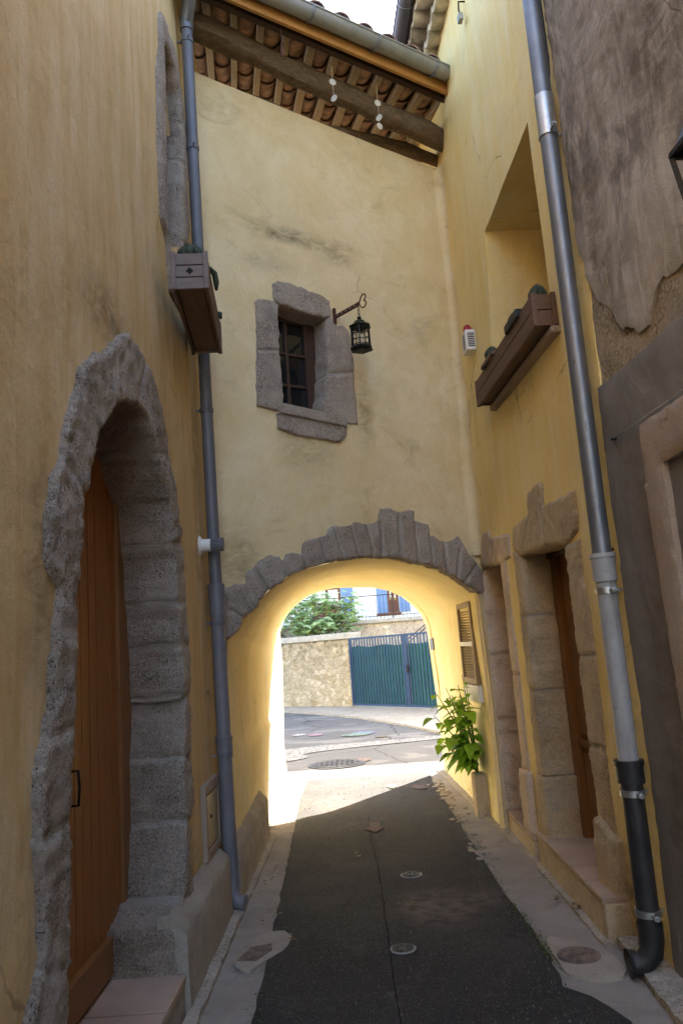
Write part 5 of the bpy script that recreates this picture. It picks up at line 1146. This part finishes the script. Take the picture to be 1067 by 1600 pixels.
b = MB(); b.pbox(PT, -5, 4, rtz - .015, rtz + .012, -.06, -.03); b.pbox(PT, -5, 4, zt + .08, zt + .10, -.055, -.035)
b.build('rail', 'iron', rl)
proto = None; k = 0
while -5 + k * .115 < 3.4:
    if proto is None: m = MB(); m.pbox(PT, -5.006, -4.994, zt, rtz - .015, -.051, -.039); proto = m.build('baluster', 'iron', rl)
    else: o = proto.copy(); C.objects.link(o); o.location = Vector(o.location) + Vector((k * .115, 0, 0))
    k += 1
for x in (-3.9, -2.6, -1.3, .06 + .02, 1.37, 2.7):
    m = MB(); m.pbox(PT, x - .018, x + .018, zt, rtz, -.062, -.028); m.build('post', 'iron', rl)
# stair up to the terrace
st_ = thing('staircase', 'stone steps with a sloping black handrail climbing to the terrace behind the gate', 'staircase', (2.0, 23, 0))
b = MB(); na = [(1.648, 1.666), (2.273, 2.139)]
x0s, z0s, x1s, z1s = na[0][0], na[0][1], na[1][0], na[1][1]
sl_ = (z1s - z0s) / (x1s - x0s)
for k in range(12):
    zz = .2 + k * .2; xx = x0s + (zz + .95 - z0s) / sl_
    if zz < zt + .05: b.box((xx + .15, 23.3, zz / 2), (.15, 0, 0), (0, .45, 0), (0, 0, zz / 2))
b.build('steps', 'pale_wall_stone', st_)
b = MB()
def hr(x, dz=0): return Vector((x, 22.86, 1.6 + (z0s + (x - x0s) * sl_ - 1.6) * 22.86 / 24 + dz))
for dz in (0, -.10, -.80): b.bar(hr(x0s - 1.2, dz), hr(x1s + .9, dz), .03, .025)
k = 0
while k < 16:
    x = x0s - 1.1 + k * .16; b.bar(hr(x, -.80), hr(x, -.10), .014, .014, up=(0, 1, 0)); k += 1
b.build('handrail', 'iron', st_)
# white house
wh = thing('white_house', 'white rendered house with blue shutters above the terrace across the street', 'house', (0, 26, 2.4))
hw = [(1.327, 3.522), (1.704, 2.604)]; hx0, hx1 = hw[0][0], hw[1][0]; hz0 = hw[1][1]; hz1 = hz0 + 1.5
lw1 = [(0.182, 3.282)][0]; lx1 = lw1[0]
wmb = slab(PH, [(-7, zb - .4), (13, zb - .4), (13, 14.3), (-7, 14.3)], [[(hx0, hz0), (hx0, hz1), (hx1, hz1), (hx1, hz0)], [(lx1 - 1.35, hz0), (lx1 - 1.35, hz1), (lx1 - .42, hz1), (lx1 - .42, hz0)]], -.5, 0, .5, 0, 0, .02, 0, 2, soft=False)  # unseen upper part and right end sized so the house shades the street
wmb.build('wall', 'white_render', wh, smooth='auto')
b = MB(); b.box((3, 29.6, 8), (10, 0, 0), (0, 3.0, 0), (0, 0, 6)); b.build('rear_block', 'white_render', wh)
for (a, c_) in ((hx0, hx1), (lx1 - 1.35, lx1 - .42)):
    f = MB()
    for q in (a, c_ - .07): f.pbox(PH, q, q + .07, hz0, hz1, -.14, -.08)
    for q in (hz0, hz1 - .07): f.pbox(PH, a + .07, c_ - .07, q, q + .07, -.139, -.081)
    f.pbox(PH, (a + c_) / 2 - .03, (a + c_) / 2 + .03, hz0 + .07, hz1 - .07, -.138, -.082); f.pbox(PH, a + .07, c_ - .07, hz0 + .07, hz0 + .42, -.137, -.085); f.pbox(PH, a + .07, c_ - .07, hz0 + .92, hz0 + .96, -.137, -.085)
    wo = f.build('window', 'maroon', wh)
    g = MB(); g.pbox(PH, a + .07, c_ - .07, hz0 + .42, hz1 - .07, -.125, -.115); g.build('pane', 'white_render' if False else 'glass', wo)
    g = MB(); g.pbox(PH, a + .09, (a + c_) / 2 - .05, hz0 + .5, hz1 - .1, -.112, -.110); g.pbox(PH, (a + c_) / 2 + .05, c_ - .09, hz0 + .5, hz1 - .1, -.112, -.110); g.build('net_curtain', 'white_plastic', wo)
    g = MB(); g.pbox(PH, a - .40, c_ + .05, hz0 - .08, hz0 - .005, -.02, .06); g.build('sill', 'maroon', wh)
for (a, c_) in ((hx0 - .36, hx0 - .005), (hx1 + .01, hx1 + .36), (lx1 - .41, lx1)):
    f = MB(); f.pbox(PH, a, c_, hz0 - .0, hz1 + .02, .012, .045)
    for q in (.12, .72, 1.28): f.pbox(PH, a + .01, c_ - .01, hz0 + q, hz0 + q + .09, .045, .062)
    f.build('shutter', 'shutter_blue', wh, bevel=.004)
# fig tree
LOB = None
def figleaf(m, p, d, up, s):
    d = Vector(d).normalized(); x = d.cross(Vector(up)).normalized(); b = len(m.v)
    pts = [(0, 0), (-.28, .10), (-.55, .12), (-.42, .34), (-.62, .66), (-.28, .58), (0, 1.05), (.28, .58), (.62, .66), (.42, .34), (.55, .12), (.28, .10)]
    for a, f in pts: m.v.append(tuple(Vector(p) + d * f * s + x * a * s - Vector((0, 0, 1)) * (.30 * f * f + .22 * a * a) * s))
    m.v.append(tuple(Vector(p) + d * .4 * s)); n = len(pts)
    m.f += [(b + n, b + i, b + (i + 1) % n) for i in range(n)]; m.a['rnd'] += [random.random()] * (n + 1)
rf_ = random.Random(5)
ft = thing('fig_tree', 'spreading fig tree with lobed green leaves hanging over the stone wall', 'tree', (-.9, 23.0, 0))
tr = MB(); root = Vector((-1.0, 23.1, 0)); fork = Vector((-.8, 22.9, 1.5)); tr.tube([root, root * .5 + fork * .5 + Vector((.06, 0, 0)), fork], [.10, .085, .075], 10, rough=.2)
fv = MB(); fv.a = {'rnd': []}
ends = []
for k in range(44):
    a = rf_.uniform(0, 2 * math.pi); rad = rf_.uniform(.3, 1.2); e = Vector((-.92 + rad * 1.12 * math.cos(a), 22.7 + rad * .6 * math.sin(a), 2.62 + rf_.uniform(-.62, .85) * (1.15 - rad * .5)))
    mid = fork * .5 + e * .5 + Vector((rf_.uniform(-.1, .1), 0, .14)); tr.tube([fork, mid, e], [.03, .02, .008], 6); ends.append((mid, e))
for mid, e in ends:
    for q in range(15):
        f = rf_.uniform(.25, 1.12); p = mid * (1 - f) + e * f + Vector((rf_.gauss(0, .13), rf_.gauss(0, .13), rf_.gauss(0, .12)))
        a = rf_.uniform(0, 6.28); figleaf(fv, p, (math.cos(a), math.sin(a) - .3, rf_.uniform(-.3, .35)), (0, rf_.uniform(-.4, .4), 1), rf_.uniform(.17, .29))
e = Vector((-.1, 22.0, 2.0)); tr.tube([Vector((-.95, 22.7, 1.7)), Vector((-.5, 22.4, 1.93)), Vector((-.25, 22.2, 2.2)), e + Vector((0, 0, .3))], [.02, .016, .012, .006], 6)
tr.build('trunk', 'bark', ft, smooth=True); fv.build('crown', 'fig', ft)
def shrub(name, c, r, n, mat, label, seed, s=(.06, .11)):
    q = random.Random(seed); t = thing(name, label, 'shrub', (c[0], c[1], 0)); m = MB(); m.a = {'rnd': []}; stm = MB()
    for k in range(7):
        a = q.uniform(0, 6.28); stm.tube([Vector((c[0], c[1], 0)), Vector((c[0] + .4 * r[0] * math.cos(a), c[1] + .4 * r[1] * math.sin(a), c[2] * .6)), Vector((c[0] + .8 * r[0] * math.cos(a), c[1] + .8 * r[1] * math.sin(a), c[2] + r[2] * .3))], [.03, .02, .008], 6)
    for k in range(n):
        v_ = Vector((q.gauss(0, 1), q.gauss(0, 1), q.gauss(0, 1))).normalized() * q.random() ** .35; p = Vector((c[0] + v_.x * r[0], c[1] + v_.y * r[1], c[2] + v_.z * r[2])) * (1)
        p += Vector((1, .3, .6)) * .18 * nz(p, 1.6, seed); a = q.uniform(0, 6.28); L = q.uniform(*s); leaf(m, p, (math.cos(a), math.sin(a), q.uniform(-.4, .5)), (0, 0, 1), L, L * .5, droop=.3)
    stm.build('stem', 'bark', t, smooth=True); m.build('foliage', mat, t); return t
shrub('shrub', (-2.6, 23.3, 1.9), (.85, .35, .75), 2300, 'darkleaf', 'dark green dense shrub behind the stone wall to the left of the fig tree', 21)

# ================================================================== WEEDS, LITTER
wd = MB(); wd.a = {'rnd': []}; q = random.Random(9)
spots = [(1.344, 4.22), (1.312, 4.268), (1.296, 4.315), (1.267, 3.855), (1.271, 3.754), (1.272, 4.111), (1.345, 4.138), (1.261, 3.661)]
for (x, y) in spots:
    for k in range(70):
        p = (x + q.gauss(0, .035), y + q.gauss(0, .10), .005); a = q.uniform(0, 6.28); leaf(wd, p, (math.cos(a) * .7, math.sin(a) * .7, q.uniform(.3, 1.6)), (.2, .1, 1), q.uniform(.012, .045), q.uniform(.006, .012), droop=.4)
for (x, y) in [tuple(np.array(AR[i]) * (1 - f) + np.array(AR[i + 1]) * f) for i in range(3, 8) for f in np.linspace(0, .9, 9)] + [tuple(np.array(AL[i]) * (1 - f) + np.array(AL[i + 1]) * f) for i in range(0, 4) for f in (.1, .6)]:
    if q.random() < .75:
        for k in range(int(q.uniform(3, 22))):
            p = (x + q.gauss(0, .02), y + q.gauss(0, .05), .012); a = q.uniform(0, 6.28); leaf(wd, p, (math.cos(a), math.sin(a), q.uniform(.1, 1.0)), (.2, .1, 1), q.uniform(.010, .028), q.uniform(.006, .012), droop=.4)
tag(wd.build('weeds', 'weed'), 'low weeds and moss sprouting along the gutters', None, None, 'stuff')
lt = MB(); lt.a = {'rnd': []}
for (x, y) in [(-0.696, 5.76), (1.065, 7.437), (1.091, 7.347), (1.054, 7.551), (1.117, 4.959), (1.198, 4.773), (-0.619, 4.993), (0.781, 8.035), (-0.064, 6.269), (-0.457, 4.654), (0.237, 5.036)]:
    for k in range(4): p = (x + q.gauss(0, .03), y + q.gauss(0, .05), .03); a = q.uniform(0, 6.28); leaf(lt, p, (math.cos(a), math.sin(a), .1), (q.uniform(-.4, .4), 0, 1), q.uniform(.025, .05), .024, droop=.1)
tag(lt.build('fallen_leaves', 'dryleaf'), 'dry brown fallen leaves scattered on the alley floor', None, None, 'stuff')
